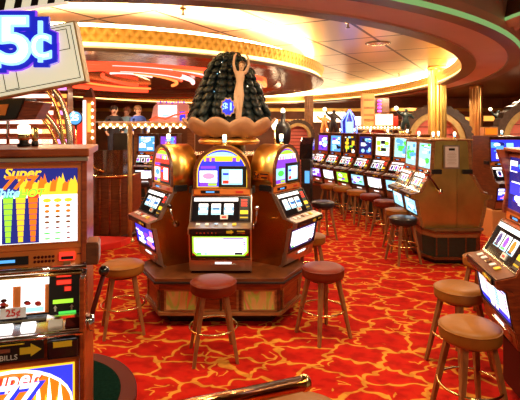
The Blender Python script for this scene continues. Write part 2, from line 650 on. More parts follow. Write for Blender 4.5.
# soffit round the recess: lip, taupe band, dark band, and the riser with gold crown and cove light
o = ellipse_ring('trim_1', EC, EA, EB, [
    (.50, ZR - .02, 'cove'), (.36, ZR - .10, 'soffit'), (.30, 3.08, 'moulding'), (-.02, 3.07, 'moulding'), (.06, 2.90, 'cove_line'),
    (.04, 2.86, 'brown_band'), (0, 2.80, 'brown_band'), (.22, 2.79, 'soffit'), (.23, ZS + .01, 'soffit'), (.66, ZS + .01, 'brown_band'),
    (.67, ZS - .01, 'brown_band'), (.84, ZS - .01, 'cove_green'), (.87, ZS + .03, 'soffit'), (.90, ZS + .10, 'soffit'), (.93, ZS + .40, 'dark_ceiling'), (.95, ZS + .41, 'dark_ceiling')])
struct(o)
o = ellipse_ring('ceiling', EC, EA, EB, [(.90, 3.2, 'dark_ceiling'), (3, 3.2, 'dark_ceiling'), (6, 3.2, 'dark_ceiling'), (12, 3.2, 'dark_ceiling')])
struct(o)
# hanging disc
o = ellipse_ring('trim_2', DC, DA, DB, [
    (-.36, ZR - .06 - .07, 'cove'), (-.22, ZR - .13 - .07, 'soffit'), (-.18, 3.10 - .07, 'moulding'), (.03, 3.08 - .07, 'moulding'), (-.04, 2.91 - .07, 'cove_line'),
    (-.03, 2.86 - .07, 'soffit'), (.02, 2.83 - .07, 'brown_band'), (0, 2.79 - .07, 'mauve'), (-.22, 2.78 - .07, 'mauve'), (-.85, 2.78 - .07, 'silver_trim'), (-.92, 2.80 - .07, 'silver_trim'), (-1.0, 2.88 - .07, 'mauve'),
    (-1.02, 2.86 - .07, 'mauve'), (-1.5, 2.86 - .07, 'silver_trim'), (-1.55, 2.90 - .07, 'mauve'), (-1.6, 2.97 - .07, 'mauve'), (-2.4, 3.0 - .07, 'mauve'), (-3.4, 3.02 - .07, 'mauve'), (-4.15, 3.03 - .07, 'mauve')])
struct(o)
rng = random.Random(21)
for i in range(16):  # glowing arcs stand in for red streaks reflected in the disc's metal
    off = -1.15 - .17 * i + rng.uniform(-.05, .05)
    a0 = rng.uniform(215, 300); a1 = a0 + rng.uniform(35, 85) + i * 3
    if i % 5 == 4: a0 -= 170; a1 -= 170
    z = 2.74 if off > -1.5 else 2.86
    m = ('neon_streak_red', 'streak_orange', 'neon_streak_red', 'streak_pink')[i % 4]
    b = MB()
    b.tube([(DC[0] + (DA + off) * math.cos(R(a0 + (a1 - a0) * k / 40)), DC[1] + (DB + off) * math.sin(R(a0 + (a1 - a0) * k / 40)), z) for k in range(41)], rng.choice((.025, .04, .055)), m, 6)
    struct(b.build('trim_%d' % (i + 20)))
# grooved round ceiling medallion at the upper right, lit green round its rim
o = ellipse_ring('trim_8', (3.55, 4.9), .95, 1.30, [
    (0, 3.18, 'brown_band'), (.05, 2.93, 'cove_green'), (.03, 2.90, 'soffit'), (-.05, 2.87, 'soffit'), (-.11, 2.87, 'dark_ceiling'), (-.13, 2.91, 'dark_ceiling'), (-.17, 2.90, 'soffit'), (-.2, 2.88, 'soffit'),
    (-.25, 2.88, 'dark_ceiling'), (-.27, 2.93, 'dark_ceiling'), (-.32, 2.92, 'soffit'), (-.36, 2.9, 'soffit'), (-.42, 2.92, 'dark_ceiling'), (-.74, 2.95, 'dark_ceiling')], 64)
struct(o)


def sprinkler(px, py, label):
    Y = .0
    zc = ZR
    Y = F * (zc - .04 - CH) / (HY - py)
    t = thing('sprinkler_head', label, 'sprinkler', (wx(px, Y), Y, zc), 0, 'sprinklers in the metal ceiling')
    q = MB(); q.lathe([(0, 0), (.045, 0), (.045, -.012), (0, -.014)], (0, 0, 0), 'brass', 14); q.build('escutcheon', t)
    q = MB(); q.tube([(0, 0, -.01), (0, 0, -.07)], .014, 'brown_band', 8); q.lathe([(0, -.07), (.03, -.072), (.03, -.08), (0, -.082)], (0, 0, 0), 'brown_band', 12)
    q.build('nozzle', t)


sprinkler(183, 12, 'brass sprinkler hanging from the metal ceiling left of the winged statue')
sprinkler(348, 25, 'brass sprinkler on the metal ceiling near the blue and red reflections')
sprinkler(399, 75, 'brass sprinkler on the metal ceiling nearest the gold column')
Y = F * (ZR - CH) / (HY - 43)
t = thing('ceiling_speaker', 'flat round bronze speaker grille in the metal ceiling', 'ceiling speaker', (wx(378, Y), Y, ZR))
b = MB(); b.lathe([(.19, 0), (.2, -.015), (.17, -.02), (0, -.022)], (0, 0, 0), 'mauve', 28); b.build('grille', t)
b = MB(); b.lathe([(.2, 0), (.225, -.004), (.225, -.012), (.2, -.014)], (0, 0, 0), 'brown_band', 28); b.build('rim', t)


def column(px0, px1, Y, z0, z1, m, n, label, cap):
    r = (px1 - px0) / 2 * Y / F
    t = thing('column', label, 'column', (wx((px0 + px1) / 2, Y), Y, 0))
    pts = []
    for k in range(n * 6):
        a = 2 * PI * k / (n * 6)
        rr = r * (1 - .12 * (1 - abs(math.sin(a * n / 2)) ** .7))
        pts.append((rr * math.cos(a), rr * math.sin(a)))
    q = MB(); q.pz(pts, z0, z1, m); q.build('fluted_shaft', t)
    q = MB(); q.lathe([(0, 0), (r * 1.25, 0), (r * 1.25, .18), (r * 1.08, .22), (r * 1.0, .3)], (0, 0, 0), cap, 24); q.build('plinth', t)
    q = MB(); q.lathe([(r, z1 - .1), (r * 1.1, z1 - .06), (r * 1.05, z1 - .02), (r * 1.05, z1), (0, z1)], (0, 0, 0), cap, 24); q.build('collar', t)
    return t


column(428.5, 446, 11.6, .0, ZR, 'gold', 12, 'bright gold fluted column behind the brass machine island', 'gold')
column(470, 482, 16.5, .0, 3.2, 'copper', 10, 'dull copper fluted column between the two big arches', 'copper')
column(304.5, 313.5, 15.5, .0, 2.8, 'mid_wood', 10, 'slim pale brown column beside the small padded arch', 'mid_wood')
column(227, 234, 19, .0, 2.8, 'copper', 8, 'slim copper column far behind the winged statue', 'copper')


# ================================================================== STOOLS
SEAT_R, SEAT_Z = .18, .60


def make_stool(leather, label, group, legm='leg_wood'):
    t = thing('bar_stool', label, 'stool', (0, 0, 0), 0, group)
    r = SEAT_R
    b = MB(); b.lathe([(0, .505), (r * .93, .505), (r * .99, .515), (r, .53), (r, .572), (r * .985, .580), (r * .97, .584), (r * .9, .594), (r * .6, .602), (0, .605)], (0, 0, 0), leather, 36)
    s = b.build('seat', t)
    b = MB(); b.tube([(r * .99 * math.cos(2 * PI * k / 36), r * .99 * math.sin(2 * PI * k / 36), .579) for k in range(36)], .005, leather, 6, True); b.build('piping', s)
    b = MB(); b.lathe([(0, .475), (.11, .475), (.12, .505), (0, .505)], (0, 0, 0), 'brown_wood', 20); b.build('swivel_plate', t)
    for i, j in ((-1, -1), (1, -1), (1, 1), (-1, 1)):
        q = MB()
        q.frustum_leg((i * .088, j * .088, .50), (i * .125, j * .125, .26), .036, .032, legm)
        q.frustum_leg((i * .125, j * .125, .26), (i * .165, j * .165, 0.), .032, .024, legm)
        q.build('leg', t, .003)
    b = MB(); b.tube([(.185 * math.cos(2 * PI * k / 40), .185 * math.sin(2 * PI * k / 40), .235) for k in range(40)], .0085, 'brass', 8, True)
    b.build('foot_ring', t)
    return t


def at_px(px, py, z=SEAT_Z):
    Y = F * (CH - z) / (py - HY)
    return (wx(px, Y), Y, 0)


protos = {}


def stool(kind, loc, rz, label, group):
    if kind not in protos:
        protos[kind] = make_stool(kind, label, group)
        o = protos[kind]
        o.location = loc; o.rotation_euler = (0, 0, rz)
        return o
    return dup(protos[kind], loc, rz, label, group)


G1 = 'stools around the statue island'
stool('redbrown_leather', at_px(213.5, 279), R(12), 'red-brown stool in front of the middle machine of the statue island', G1)
stool('redbrown_leather', at_px(323, 265.5), R(30), 'red-brown stool on open carpet right of the statue island', G1)
stool('tan_leather', (.545, 5.22, 0), R(10), 'tan stool mostly hidden behind the right machine of the statue island', G1)
stool('tan_leather', at_px(123, 262), R(20), 'tan stool left of the statue island beside the lever with black ball', G1)
G2 = 'stools at the right edge machine'
stool('tan_leather', at_px(470, 323), R(8), 'large tan stool nearest the camera at the right edge', G2)
stool('tan_leather', (1.50, 3.54, 0), R(25), 'tan stool directly behind the large tan stool nearest the right edge', G2)
stool('tan_leather', (2.07, 4.35, 0), R(40), 'tan stool farthest of three beside the right edge, against brass island base', G2)
G3 = 'stools along the row of six machines'
stool('black_leather', at_px(403, 216.5), R(15), 'black stool beside the left corner of the brass machine island', G3)
stool('tan_leather', at_px(398, 208.5), R(5), 'tan stool just behind the black stool at the brass island', G3)
stool('redbrown_leather', at_px(385, 200), R(35), 'red-brown stool at the near end of the row of six machines', G3)
stool('redbrown_leather', at_px(370.5, 194), R(12), 'red-brown stool second from near end of the row of six', G3)
stool('tan_leather', at_px(356.5, 190), R(22), 'brown stool third from near end of the row of six', G3)
stool('tan_leather', at_px(342.5, 186.5), R(40), 'brown stool second from far end of the row of six', G3)
stool('tan_leather', at_px(329.5, 184), R(50), 'brown stool at the far end of the row of six', G3)
stool('black_leather', at_px(323, 201), R(18), 'black stool alone between the statue island and the row of six', G3)
stool('black_leather', at_px(141, 182), R(18), 'black stool far left before the pair of machines under the canopy', 'stools at the canopy machines')
stool('tan_leather', at_px(303, 411, .6), R(18), 'tan stool under the brass handrail, only its seat top in frame', G2)


# ================================================================== SLOT MACHINES
def candle(parent, x, y, z, s=1.):
    b = MB(); b.lathe([(.022 * s, 0), (.022 * s, .012 * s), (.016 * s, .015 * s), (.016 * s, .03 * s)], (x, y, z), 'brass', 12)
    b.lathe([(.018 * s, .03 * s), (.018 * s, .062 * s)], (x, y, z), 'g_cyan', 12)
    b.lathe([(.020 * s, .062 * s), (.020 * s, .1 * s), (.014 * s, .105 * s), (0, .106 * s)], (x, y, z), 'g_warm', 12)
    return b.build('candle_lamp', parent)


def make_slot(label, group, loc, rz, top='flat', body='gold_side', trim='gold', w=.57, depth=.26, seed=1, h=1.18,
              pal_top=('g_blue', ['g_white', 'g_yellow', 'g_cyan', 'g_purple']), pal_low=('g_white', ['g_white', 'g_lime', 'g_cyan']),
              low_frame='g_lime', band='orange_lacq', deck='steel', lever=True, reel_style='three', n=14, base_mat='steel', lampx=0.):
    rng = random.Random(seed)
    t = thing('slot_machine', label, 'slot machine', loc, rz, group)
    hw = w / 2
    D = depth
    prof = [(D, 0), (-.10, 0), (-.135, .025), (-.155, .13), (-.165, .15), (-.205, .37), (-.262, .385), (-.268, .43), (-.155, .462), (-.025, .69), (0, .70), (0, .755)]
    if top == 'flat':
        prof += [(0.02, h - .02), (.03, h), (D, h)]
    else:
        prof += [(D, .755)]
    b = MB(); b.px(prof, -hw + .012, hw - .012, body); b.build('cabinet', t)
    # side trims following the outline
    side_m = 'steel' if top == 'arch' else trim
    for s in (-1, 1):
        q = MB()
        x0, x1 = sorted((s * (hw - .014), s * hw))
        front = [(y - .008, z) for y, z in prof[1:-1]]
        pts = front + [(y + .035, z) for y, z in reversed(prof[1:-1])]
        # strip quads
        vs = []; fs = []
        nn = len(front)
        for x in (x0, x1):
            for y, z in front: vs.append((x, y, z))
            for y, z in prof[1:-1]: vs.append((x, y + .03, z))
        for i in range(nn - 1):
            fs.append((i, i + 1, nn + i + 1, nn + i))
            fs.append((2 * nn + i, 2 * nn + i + 1, 3 * nn + i + 1, 3 * nn + i))
            fs.append((i, i + 1, 2 * nn + i + 1, 2 * nn + i))
            fs.append((nn + i, nn + i + 1, 3 * nn + i + 1, 3 * nn + i))
        q.faces(vs, fs, side_m)
        q.build('side_trim', t)
    # tray
    fc = Face((-.135, .025), (-.155, .13))
    b = MB(); fc.rect(b, -hw + .015, 0, hw - .015, fc.L, 0, .012, base_mat); fc.rect(b, -.05, .072, .10, .088, .012, .016, 'g_white')
    fc.rect(b, -.10, .066, .14, .07, .012, .02, 'chrome')
    b.lathe([(0, .012), (.035, .012), (.035, .016), (0, .017)], (.19, .045, 0), base_mat, 16, fc.T); b.build('coin_tray', t, .003)
    # lower glass
    fc = Face((-.165, .15), (-.205, .37))
    b = MB(); fc.frame(b, -hw + .014, 0, hw - .014, fc.L, .014, 0, .012, 'black'); b.build('door_frame', t)
    b = MB()
    c = .035
    u, v0, v1 = hw - .032, .018, fc.L - .018
    if low_frame:
        fc.poly(b, [(-u, v0 + c), (-u + c, v0), (u - c, v0), (u, v0 + c), (u, v1), (-u, v1)], .0, .004, low_frame)
        u -= .016; v0 += .012; v1 -= .012
    if pal_low[0] != 'g_white':
        fill(fc, b, -u, v0, u, v1, pal_low[0], pal_low[1], rng, n, .006, .42)
    else:
        fc.poly(b, [(-u, v0 + c), (-u + c, v0), (u - c, v0), (u, v0 + c), (u, v1), (-u, v1)], .003, .007, 'g_white')
        fc.rect(b, -u * .9, v0 + .002, -u * .72, v0 + .02, .007, .0085, 'g_green')
        fc.rect(b, -u * .62, v0 + .002, -u * .5, v0 + .02, .007, .0085, 'g_cyan')
        fc.rect(b, u * .55, v0 + .002, u * .85, v0 + .022, .007, .0085, 'g_dark')
        fc.rect(b, -u * .95, v1 - .014, -u * .7, v1 - .002, .007, .0085, 'g_cyan')
        fc.rect(b, u * .1, v1 - .012, u * .9, v1 - .002, .007, .0085, 'g_purple')
        for k in range(5):
            fc.rect(b, u * .88, v0 + .05 + k * .022, u * .96, v0 + .062 + k * .022, .007, .0085, rng.choice(['g_sky', 'g_purple']))
    b.build('belly_glass', t)
    # nose strip with bill acceptor
    fc = Face((-.262, .385), (-.268, .43))
    b = MB(); fc.rect(b, -hw + .014, 0, hw - .014, fc.L, 0, .006, 'black')
    for k in range(6): fc.rect(b, -.21 + k * .034, .008, -.195 + k * .034, .020, .006, .009, 'chrome')
    b.build('nose_panel', t)
    b = MB(); fc.poly(b, [(.06, .012), (.10, .012), (.10, .004), (.125, .022), (.10, .040), (.10, .032), (.06, .032)], .006, .010, 'yellow'); b.build('arrow_sign', t)
    b = MB(); fc.rect(b, .145, .004, .235, .042, .006, .016, 'black_gloss'); fc.rect(b, .155, .028, .225, .038, .016, .018, 'yellow'); fc.rect(b, .155, .014, .225, .018, .016, .018, 'chrome'); b.build('bill_acceptor', t)
    # deck with buttons
    fc = Face((-.268, .432), (-.155, .464))
    b = MB(); fc.rect(b, -hw + .006, 0, hw - .006, fc.L, 0, .008, deck); b.build('button_deck', t, .002)
    for k in range(5):
        q = MB(); u = -.20 + k * .082
        fc.rect(q, u - .019, .045, u + .019, .085, .008, .018, 'yellow_btn' if k == 4 else ('white' if k != 2 else 'chrome')); q.build('button', t, .004)
    # reels
    fc = Face((-.150, .470), (-.028, .688))
    L = fc.L
    b = MB(); fc.rect(b, -hw + .014, 0, hw - .014, L, -.002, .004, 'black_gloss'); fc.frame(b, -hw + .008, -.004, hw - .008, L, .012, .0, .014, 'chrome'); b.build('reel_glass', t)
    b = MB(); fc.rect(b, -hw + .03, L * .80, hw - .13, L * .93, .004, .008, 'g_white'); b.build('light_strip', t)
    for k in range(3):
        q = MB(); u = -.165 + k * .118
        fc.rect(q, u - .043, L * .28, u + .043, L * .70, .004, .008, 'g_white'); fc.rect(q, u - .043, L * .28, u + .043, L * .36, .007, .009, 'g_cyan')
        if reel_style == 'three':
            fc.rect(q, u - .042, L * .43, u + .042, L * .56, .008, .010, rng.choice(['g_sky', 'g_sky', 'g_cyan', 'g_yellow']))
            fc.rect(q, u - .03, L * .47, u + .03, L * .52, .010, .011, rng.choice(['g_navy', 'g_white']))
        else:
            fc.poly(q, [(u + .03 * math.cos(j), L * .5 + .045 * math.sin(j)) for j in [2 * PI * i / 8 for i in range(8)]], .008, .010, rng.choice(['g_red', 'g_navy', 'g_dark', 'g_purple', 'g_orange']))
            fc.rect(q, u - .03, L * .3, u + .03, L * .36, .008, .010, rng.choice(['g_dark', 'g_pink', 'g_green']))
        q.build('reel', t)
    b = MB(); fc.rect(b, -.005, L * .10, .065, L * .26, .004, .012, 'paper'); fc.rect(b, .008, L * .14, .052, L * .21, .012, .013, 'red_label'); b.build('denomination_plate', t)
    b = MB(); fc.rect(b, hw - .115, L * .06, hw - .03, L * .92, .004, .007, 'black')
    for k in range(3): fc.rect(b, hw - .10, L * (.60 + .1 * k), hw - .045, L * (.66 + .1 * k), .007, .010, 'g_red')
    fc.rect(b, hw - .108, L * .30, hw - .036, L * .44, .007, .010, 'g_yellow'); fc.rect(b, hw - .108, L * .14, hw - .036, L * .19, .007, .010, 'yellow')
    b.build('payout_panel', t)
    # band
    fc = Face((0, .70), (0, .755))
    b = MB(); fc.rect(b, -hw + .02, 0.002, hw - .02, fc.L, 0, .012, band); b.build('control_band', t, .002)
    b = MB(); fc.rect(b, -.20, .014, -.02, .042, .012, .016, 'black_gloss'); fc.rect(b, -.15, .021, -.07, .034, .016, .018, 'g_sky'); b.build('display_window', t)
    b = MB(); fc.rect(b, .13, .018, .20, .036, .012, .016, 'red_label'); b.build('ticket_slot', t)
    for s in (-1, 1):
        q = MB(); q.box((s * (hw + .014), .065, .745), (.026, .13, .06), 'black'); q.build('lock_box', t, .004)
    # top
    if top == 'arch':
        r = hw - .015
        z0 = .757
        zs = h - r
        arc = lambda rr, bot: [(-rr, bot)] + [(rr * math.cos(PI - PI * k / 24), zs + rr * math.sin(PI - PI * k / 24)) for k in range(25)] + [(rr, bot)]
        b = MB(); b.py(arc(r, z0), .0, D + .0, trim, None, False); o = b.build('barrel_top', t)
        for p in o.data.polygons:
            if abs(p.normal.y) < .5: p.use_smooth = True
        # frame ring
        b = MB()
        A = arc(r, z0); B = arc(r - .032, z0 + .012)
        nn = len(A)
        vs = [(u, -.022, v) for u, v in A] + [(u, -.022, v) for u, v in B] + [(u, 0, v) for u, v in A] + [(u, 0, v) for u, v in B]
        fs = []
        for i in range(nn - 1):
            fs += [(i, i + 1, nn + i + 1, nn + i), (i, i + 1, 2 * nn + i + 1, 2 * nn + i), (nn + i, nn + i + 1, 3 * nn + i + 1, 3 * nn + i)]
        b.faces(vs, fs, 'brown_wood'); b.build('arch_frame', t)
        fc = Face((0, z0), (0, h))
        b = MB()
        P = [(u, v - z0) for u, v in arc(r - .033, z0 + .013)]
        fc.poly(b, P, 0, .004, 'g_yellow')
        P2 = [(u, v - z0) for u, v in arc(r - .043, z0 + .02)]
        fc.poly(b, P2, .002, .006, pal_top[0])
        H = h - z0
        fc.poly(b, [(.15 * math.cos(PI * k / 12), H - .13 + .07 * math.sin(PI * k / 12)) for k in range(13)], .006, .008, pal_top[1][2])
        fc.rect(b, -.17, H - .15, .17, H - .10, .006, .0095, pal_top[1][1])
        for k in range(6): fc.rect(b, -.15 + k * .05, H - .15, -.115 + k * .05, H - .115, .0095, .0105, rng.choice(pal_top[1]))
        fc.rect(b, -.21, .05, -.045, .17, .006, .009, pal_top[1][0])
        fc.poly(b, [(-.125 + .06 * math.cos(2 * PI * k / 10), .12 + .03 * math.sin(2 * PI * k / 10)) for k in range(10)], .009, .0105, rng.choice(['g_green', 'g_sky', 'g_pink']))
        fc.rect(b, -.21, .025, -.045, .06, .006, .010, 'g_purple'); fc.rect(b, -.20, .19, -.06, .215, .006, .010, 'g_purple')
        fc.rect(b, -.13, .03, -.05, .05, .010, .011, 'g_lime')
        b.build('top_glass', t)
        b = MB(); fc.rect(b, -.03, .015, .232, .215, .004, .02, 'black'); scr = b.build('video_screen', t, .004)
        b = MB(); fc.rect(b, 0, .04, .195, .185, .02, .022, 'g_cyan' if pal_top[0] != 'g_red' else 'g_red')
        fc.rect(b, .075, .06, .185, .175, .022, .0235, 'g_white'); fc.rect(b, .01, .05, .065, .08, .022, .0235, 'g_red'); fc.rect(b, .01, .13, .065, .15, .022, .0235, 'g_blue')
        for k in range(4): fc.rect(b, .085, .07 + .026 * k, .175, .076 + .026 * k, .0235, .0242, 'g_purple')
        b.build('picture', scr)
        candle(t, lampx, .06, h - .002, 1.)
    else:
        fc = Face((0, .757), (.02, h - .02))
        b = MB(); fc.frame(b, -hw + .01, 0, hw - .01, fc.L, .02, 0, .014, trim); b.build('top_frame', t)
        b = MB(); fill(fc, b, -hw + .03, .02, hw - .03, fc.L - .02, pal_top[0], pal_top[1], rng, n + 4, .004, .4); b.build('top_glass', t)
        b = MB(); b.box((0, D / 2 - .012, h + .012), (w + .01, D + .02, .024), trim); b.build('top_cap', t, .005)
        candle(t, lampx, .12, h + .024, .9)
    if lever:
        q = MB(); q.lathe([(0, 0), (.03, 0), (.03, .02), (0, .022)], (0, 0, 0), 'chrome', 14, Matrix.Translation((hw, .02, .40)) @ Matrix.Rotation(PI / 2, 4, 'Y'))
        q.tube([(hw + .02, .02, .40), (hw + .035, -.02, .45), (hw + .045, -.06, .56)], .009, 'chrome', 8)
        q.ball((hw + .047, -.065, .585), .024, 'white_ball' if lever == 'black' else 'chrome')
        q.build('lever', t)
    return t


IC = (-.36, 5.2)
IR = .75
G4 = 'machines of the statue island'


def around(deg):
    a = R(deg)
    return (IC[0] + IR * math.sin(a), IC[1] - IR * math.cos(a), .45), a


loc, a = around(0)
make_slot('gold arched slot machine facing the camera below the statue', G4, loc, a, 'arch', 'gold_side', 'gold', seed=3, h=1.165, lampx=.02)
loc, a = around(57)
mr = make_slot('gold arched slot machine on the right of the statue island', G4, loc, a, 'arch', 'gold_side', 'gold', seed=7, h=1.165,
               pal_top=('g_purple', ['g_cyan', 'g_white', 'g_lime', 'g_pink']), low_frame='g_navy', lever=False)
loc, a = around(-57)
ml = make_slot('gold arched slot machine with pink glass on the left of the statue island', G4, loc, a, 'arch', 'gold_side', 'gold', seed=11, h=1.165,
               pal_top=('g_red', ['g_white', 'g_pink', 'g_lime', 'g_purple']), pal_low=('g_blue', ['g_white', 'g_white', 'g_pink', 'g_purple']), low_frame=None, lever='black')
# denomination plate on the side of the right-hand barrel
T = Matrix.Translation((-.2725, .13, .86)) @ Matrix.Rotation(-PI / 2, 4, 'Z') @ Matrix.Rotation(PI / 2, 4, 'X')
b = MB(); b.box((0, 0, 0), (.19, .085, .004), 'brass', T); pl = b.build('side_plate', mr)
text('lettering', '5¢', .075, 'black', pl, T @ Matrix.Translation((-.055, 0, .002)), .001, .0)
b = MB(); b.box((.035, .016, .003), (.09, .012, .001), 'black', T); b.build('printed_line', pl)
b = MB(); b.box((.035, -.018, .003), (.07, .012, .001), 'black', T); b.build('printed_line', pl)

# base of the island
t = thing('statue_island', 'low mahogany base with green glass panels carrying the statue machines', 'slot machine base', (0, 0, 0))
top = [(-.93, 4.16), (.21, 4.16), (.45, 4.60), (.30, 5.1), (.30, 5.75), (-.1, 6.1), (-.62, 6.1), (-1.02, 5.75), (-1.02, 5.1), (-1.17, 4.60)]
cxm, cym = -.36, 5.1


def inset(pts, d):
    out = []
    for x, y in pts:
        v = Vector((cxm - x, cym - y)).normalized() * d
        out.append((x + v.x, y + v.y))
    return out


b = MB(); b.pz(top, .415, .45, 'brown_wood'); b.build('counter_top', t, .004)
b = MB(); b.pz([(x, y) for x, y in inset(top, -.012)], .40, .42, 'black'); b.build('counter_edge', t, .003)
b = MB(); b.pz(inset(top, .05), .335, .40, 'red_wood'); b.build('apron', t)
b = MB(); b.pz(inset(top, .07), .12, .335, 'brown_wood'); b.build('body', t)
b = MB(); b.pz(inset(top, .045), .105, .135, 'mid_wood'); b.build('base_rail', t)
b = MB(); b.pz(inset(top, .20), 0, .12, 'black'); b.build('toe_kick', t)
ip = inset(top, .07)


def base_panel(p, q, f0, f1, m, name, z0=.155, z1=.32):
    p, q = Vector(p), Vector(q)
    d = (q - p)
    n = Vector((d.y, -d.x)).normalized()
    A, B = p + d * f0, p + d * f1
    g = MB()
    e = (q - p).normalized() * .018
    poly = [A + n * .008, B + n * .008, B - n * .004, A - n * .004]
    g.pz([tuple(v) for v in poly], z0, z1, m)
    pn = g.build(name, t)
    g = MB()
    for (a, c, za, zb) in ((A - e, B + e, z0 - .015, z0), (A - e, B + e, z1, z1 + .012), (A - e, A, z0, z1), (B, B + e, z0, z1)):
        g.pz([tuple(v) for v in (a + n * .016, c + n * .016, c - n * .002, a - n * .002)], za, zb, 'mid_wood')
    g.build('panel_frame', pn)
    return pn


base_panel(ip[0], ip[1], .05, .30, 'irid', 'glass_panel')
base_panel(ip[0], ip[1], .70, .96, 'irid', 'glass_panel')
base_panel(ip[0], ip[1], .36, .50, 'red_wood', 'wood_panel')
base_panel(ip[0], ip[1], .52, .64, 'red_wood', 'wood_panel')
base_panel(ip[1], ip[2], .15, .85, 'red_wood', 'wood_panel')
base_panel(ip[9], ip[0], .15, .85, 'red_wood', 'wood_panel')
# core between the machines
b = MB()
b.pz([(IC[0] + .54 * math.cos(R(30 + 60 * k)), IC[1] + .54 * math.sin(R(30 + 60 * k))) for k in range(6)], .45, 1.50, 'gold_side')
t = b.build('island_core')
tag(t, 'bronze mirror core standing between the statue island machines', 'cabinet')

# ------------------------------------------------------------------ statue
t = thing('statue', 'winged statue of a woman with raised arms on a tan scallop shell', 'statue', (IC[0] + .02, IC[1], 1.50))
b = MB(); b.lathe([(.18, 0), (.18, .16), (.24, .17), (.26, .19), (0, .19)], (0, 0, 0), 'black', 20); b.build('pedestal', t)
b = MB(); b.lathe([(.26, .10), (.33, .11), (.34, .14), (.30, .17), (.26, .17), (.26, .10)], (0, -.02, 0), 'gold', 32); b.build('collar', t)
b = MB()
vs, fs = [], []
SEG, RN = 88, 9
for side in (0, 1):
    for i in range(RN):
        f = i / (RN - 1)
        for k in range(SEG):
            a = 2 * PI * k / SEG
            lob = abs(math.cos(a * 5.5 + .4))
            r = (.16 + .33 * f ** .7) * (1 + .07 * f * lob) - side * .02
            z = .175 + .20 * f ** 1.9 - .06 * f * (1 - lob) + side * .02
            vs.append((r * math.cos(a), r * math.sin(a) * .92, z))
for side in (0, 1):
    o = side * RN * SEG
    for i in range(RN - 1):
        for k in range(SEG):
            l = (k + 1) % SEG
            fs.append((o + i * SEG + k, o + i * SEG + l, o + (i + 1) * SEG + l, o + (i + 1) * SEG + k))
for k in range(SEG):
    l = (k + 1) % SEG
    fs.append(((RN - 1) * SEG + k, (RN - 1) * SEG + l, (2 * RN - 1) * SEG + l, (2 * RN - 1) * SEG + k))
b.faces(vs, fs, 'shell', None, True); b.build('scallop_shell', t)
rng = random.Random(5)
b = MB()
b.lathe([(0, .36), (.31, .37), (.32, .48), (.25, .72), (.13, .95), (.04, 1.06), (0, 1.07)], (0, .02, 0), 'feather', 24)
for k in range(26):
    a = 2 * PI * k / 26 + rng.uniform(-.05, .05)
    for j in range(11):
        f = j / 10
        rr = .07 + .34 * f ** .72 + (.025 if k % 2 else -.012) + rng.uniform(-.01, .015)
        z = 1.08 - .70 * f ** 1.15 + rng.uniform(-.012, .012)
        c = (rr * math.cos(a), .02 + rr * math.sin(a) * .9, z)
        T = Matrix.Translation(c) @ Matrix.Rotation(a, 4, 'Z') @ Matrix.Rotation(R(38 + 20 * f), 4, 'Y')
        s = .5 + .6 * f
        b.ball((0, 0, 0), (.062 * s + .012, .050 * s + .01, .03), 'feather', 7, 5, T)
b.build('feather_mantle', t)
b = MB()
for k in range(13):
    f = k / 12
    z = .34 + .62 * f
    x = -.40 + .22 * f ** 1.5
    T = Matrix.Translation((x, -.02 + .02 * math.sin(k), z)) @ Matrix.Rotation(R(-35 - 20 * f), 4, 'Y')
    b.ball((0, 0, 0), (.085, .11, .034), 'feather', 10, 6, T)
b.build('wing', t)
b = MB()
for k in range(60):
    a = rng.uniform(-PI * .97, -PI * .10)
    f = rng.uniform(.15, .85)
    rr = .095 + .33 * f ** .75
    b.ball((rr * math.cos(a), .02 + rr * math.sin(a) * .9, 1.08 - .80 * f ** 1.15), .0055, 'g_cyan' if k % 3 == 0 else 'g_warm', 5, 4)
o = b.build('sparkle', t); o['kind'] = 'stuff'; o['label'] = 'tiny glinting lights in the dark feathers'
FX, FY, Z0 = .115, -.415, .345     # feet of the figure, on the front of the shell
j = {
    'pelvis': ((FX + .01, FY + .03, Z0 + .315), (.050, .04)), 'waist': ((FX + .015, FY + .02, Z0 + .375), (.036, .030)),
    'chest': ((FX + .022, FY + .02, Z0 + .445), (.047, .036)), 'shoulders': ((FX + .026, FY + .03, Z0 + .49), (.040, .028)), 'neck': ((FX + .028, FY + .03, Z0 + .515), .016),
    'chin': ((FX + .034, FY + .02, Z0 + .535), .024), 'head': ((FX + .038, FY + .025, Z0 + .572), .034), 'crown': ((FX + .040, FY + .03, Z0 + .60), .022),
    'lsh': ((FX - .025, FY + .03, Z0 + .505), .020), 'lel': ((FX - .045, FY + .02, Z0 + .585), .015), 'lwr': ((FX - .035, FY + .02, Z0 + .67), .011), 'lha': ((FX - .012, FY + .02, Z0 + .70), .011),
    'rsh': ((FX + .078, FY + .03, Z0 + .505), .020), 'rel': ((FX + .112, FY + .02, Z0 + .58), .015), 'rwr': ((FX + .105, FY + .02, Z0 + .65), .011), 'rha': ((FX + .085, FY + .02, Z0 + .69), .011),
    'lhip': ((FX - .016, FY + .03, Z0 + .275), .038), 'lkn': ((FX - .014, FY + .005, Z0 + .15), .024), 'lcalf': ((FX - .010, FY + .02, Z0 + .10), .022), 'lan': ((FX - .010, FY + .02, Z0 + .018), .014), 'lto': ((FX - .012, FY - .02, Z0 + .008), .011),
    'rhip': ((FX + .032, FY + .03, Z0 + .275), .038), 'rkn': ((FX + .024, FY + .01, Z0 + .15), .024), 'rcalf': ((FX + .020, FY + .025, Z0 + .10), .022), 'ran': ((FX + .018, FY + .02, Z0 + .018), .014), 'rto': ((FX + .022, FY - .02, Z0 + .008), .011)}
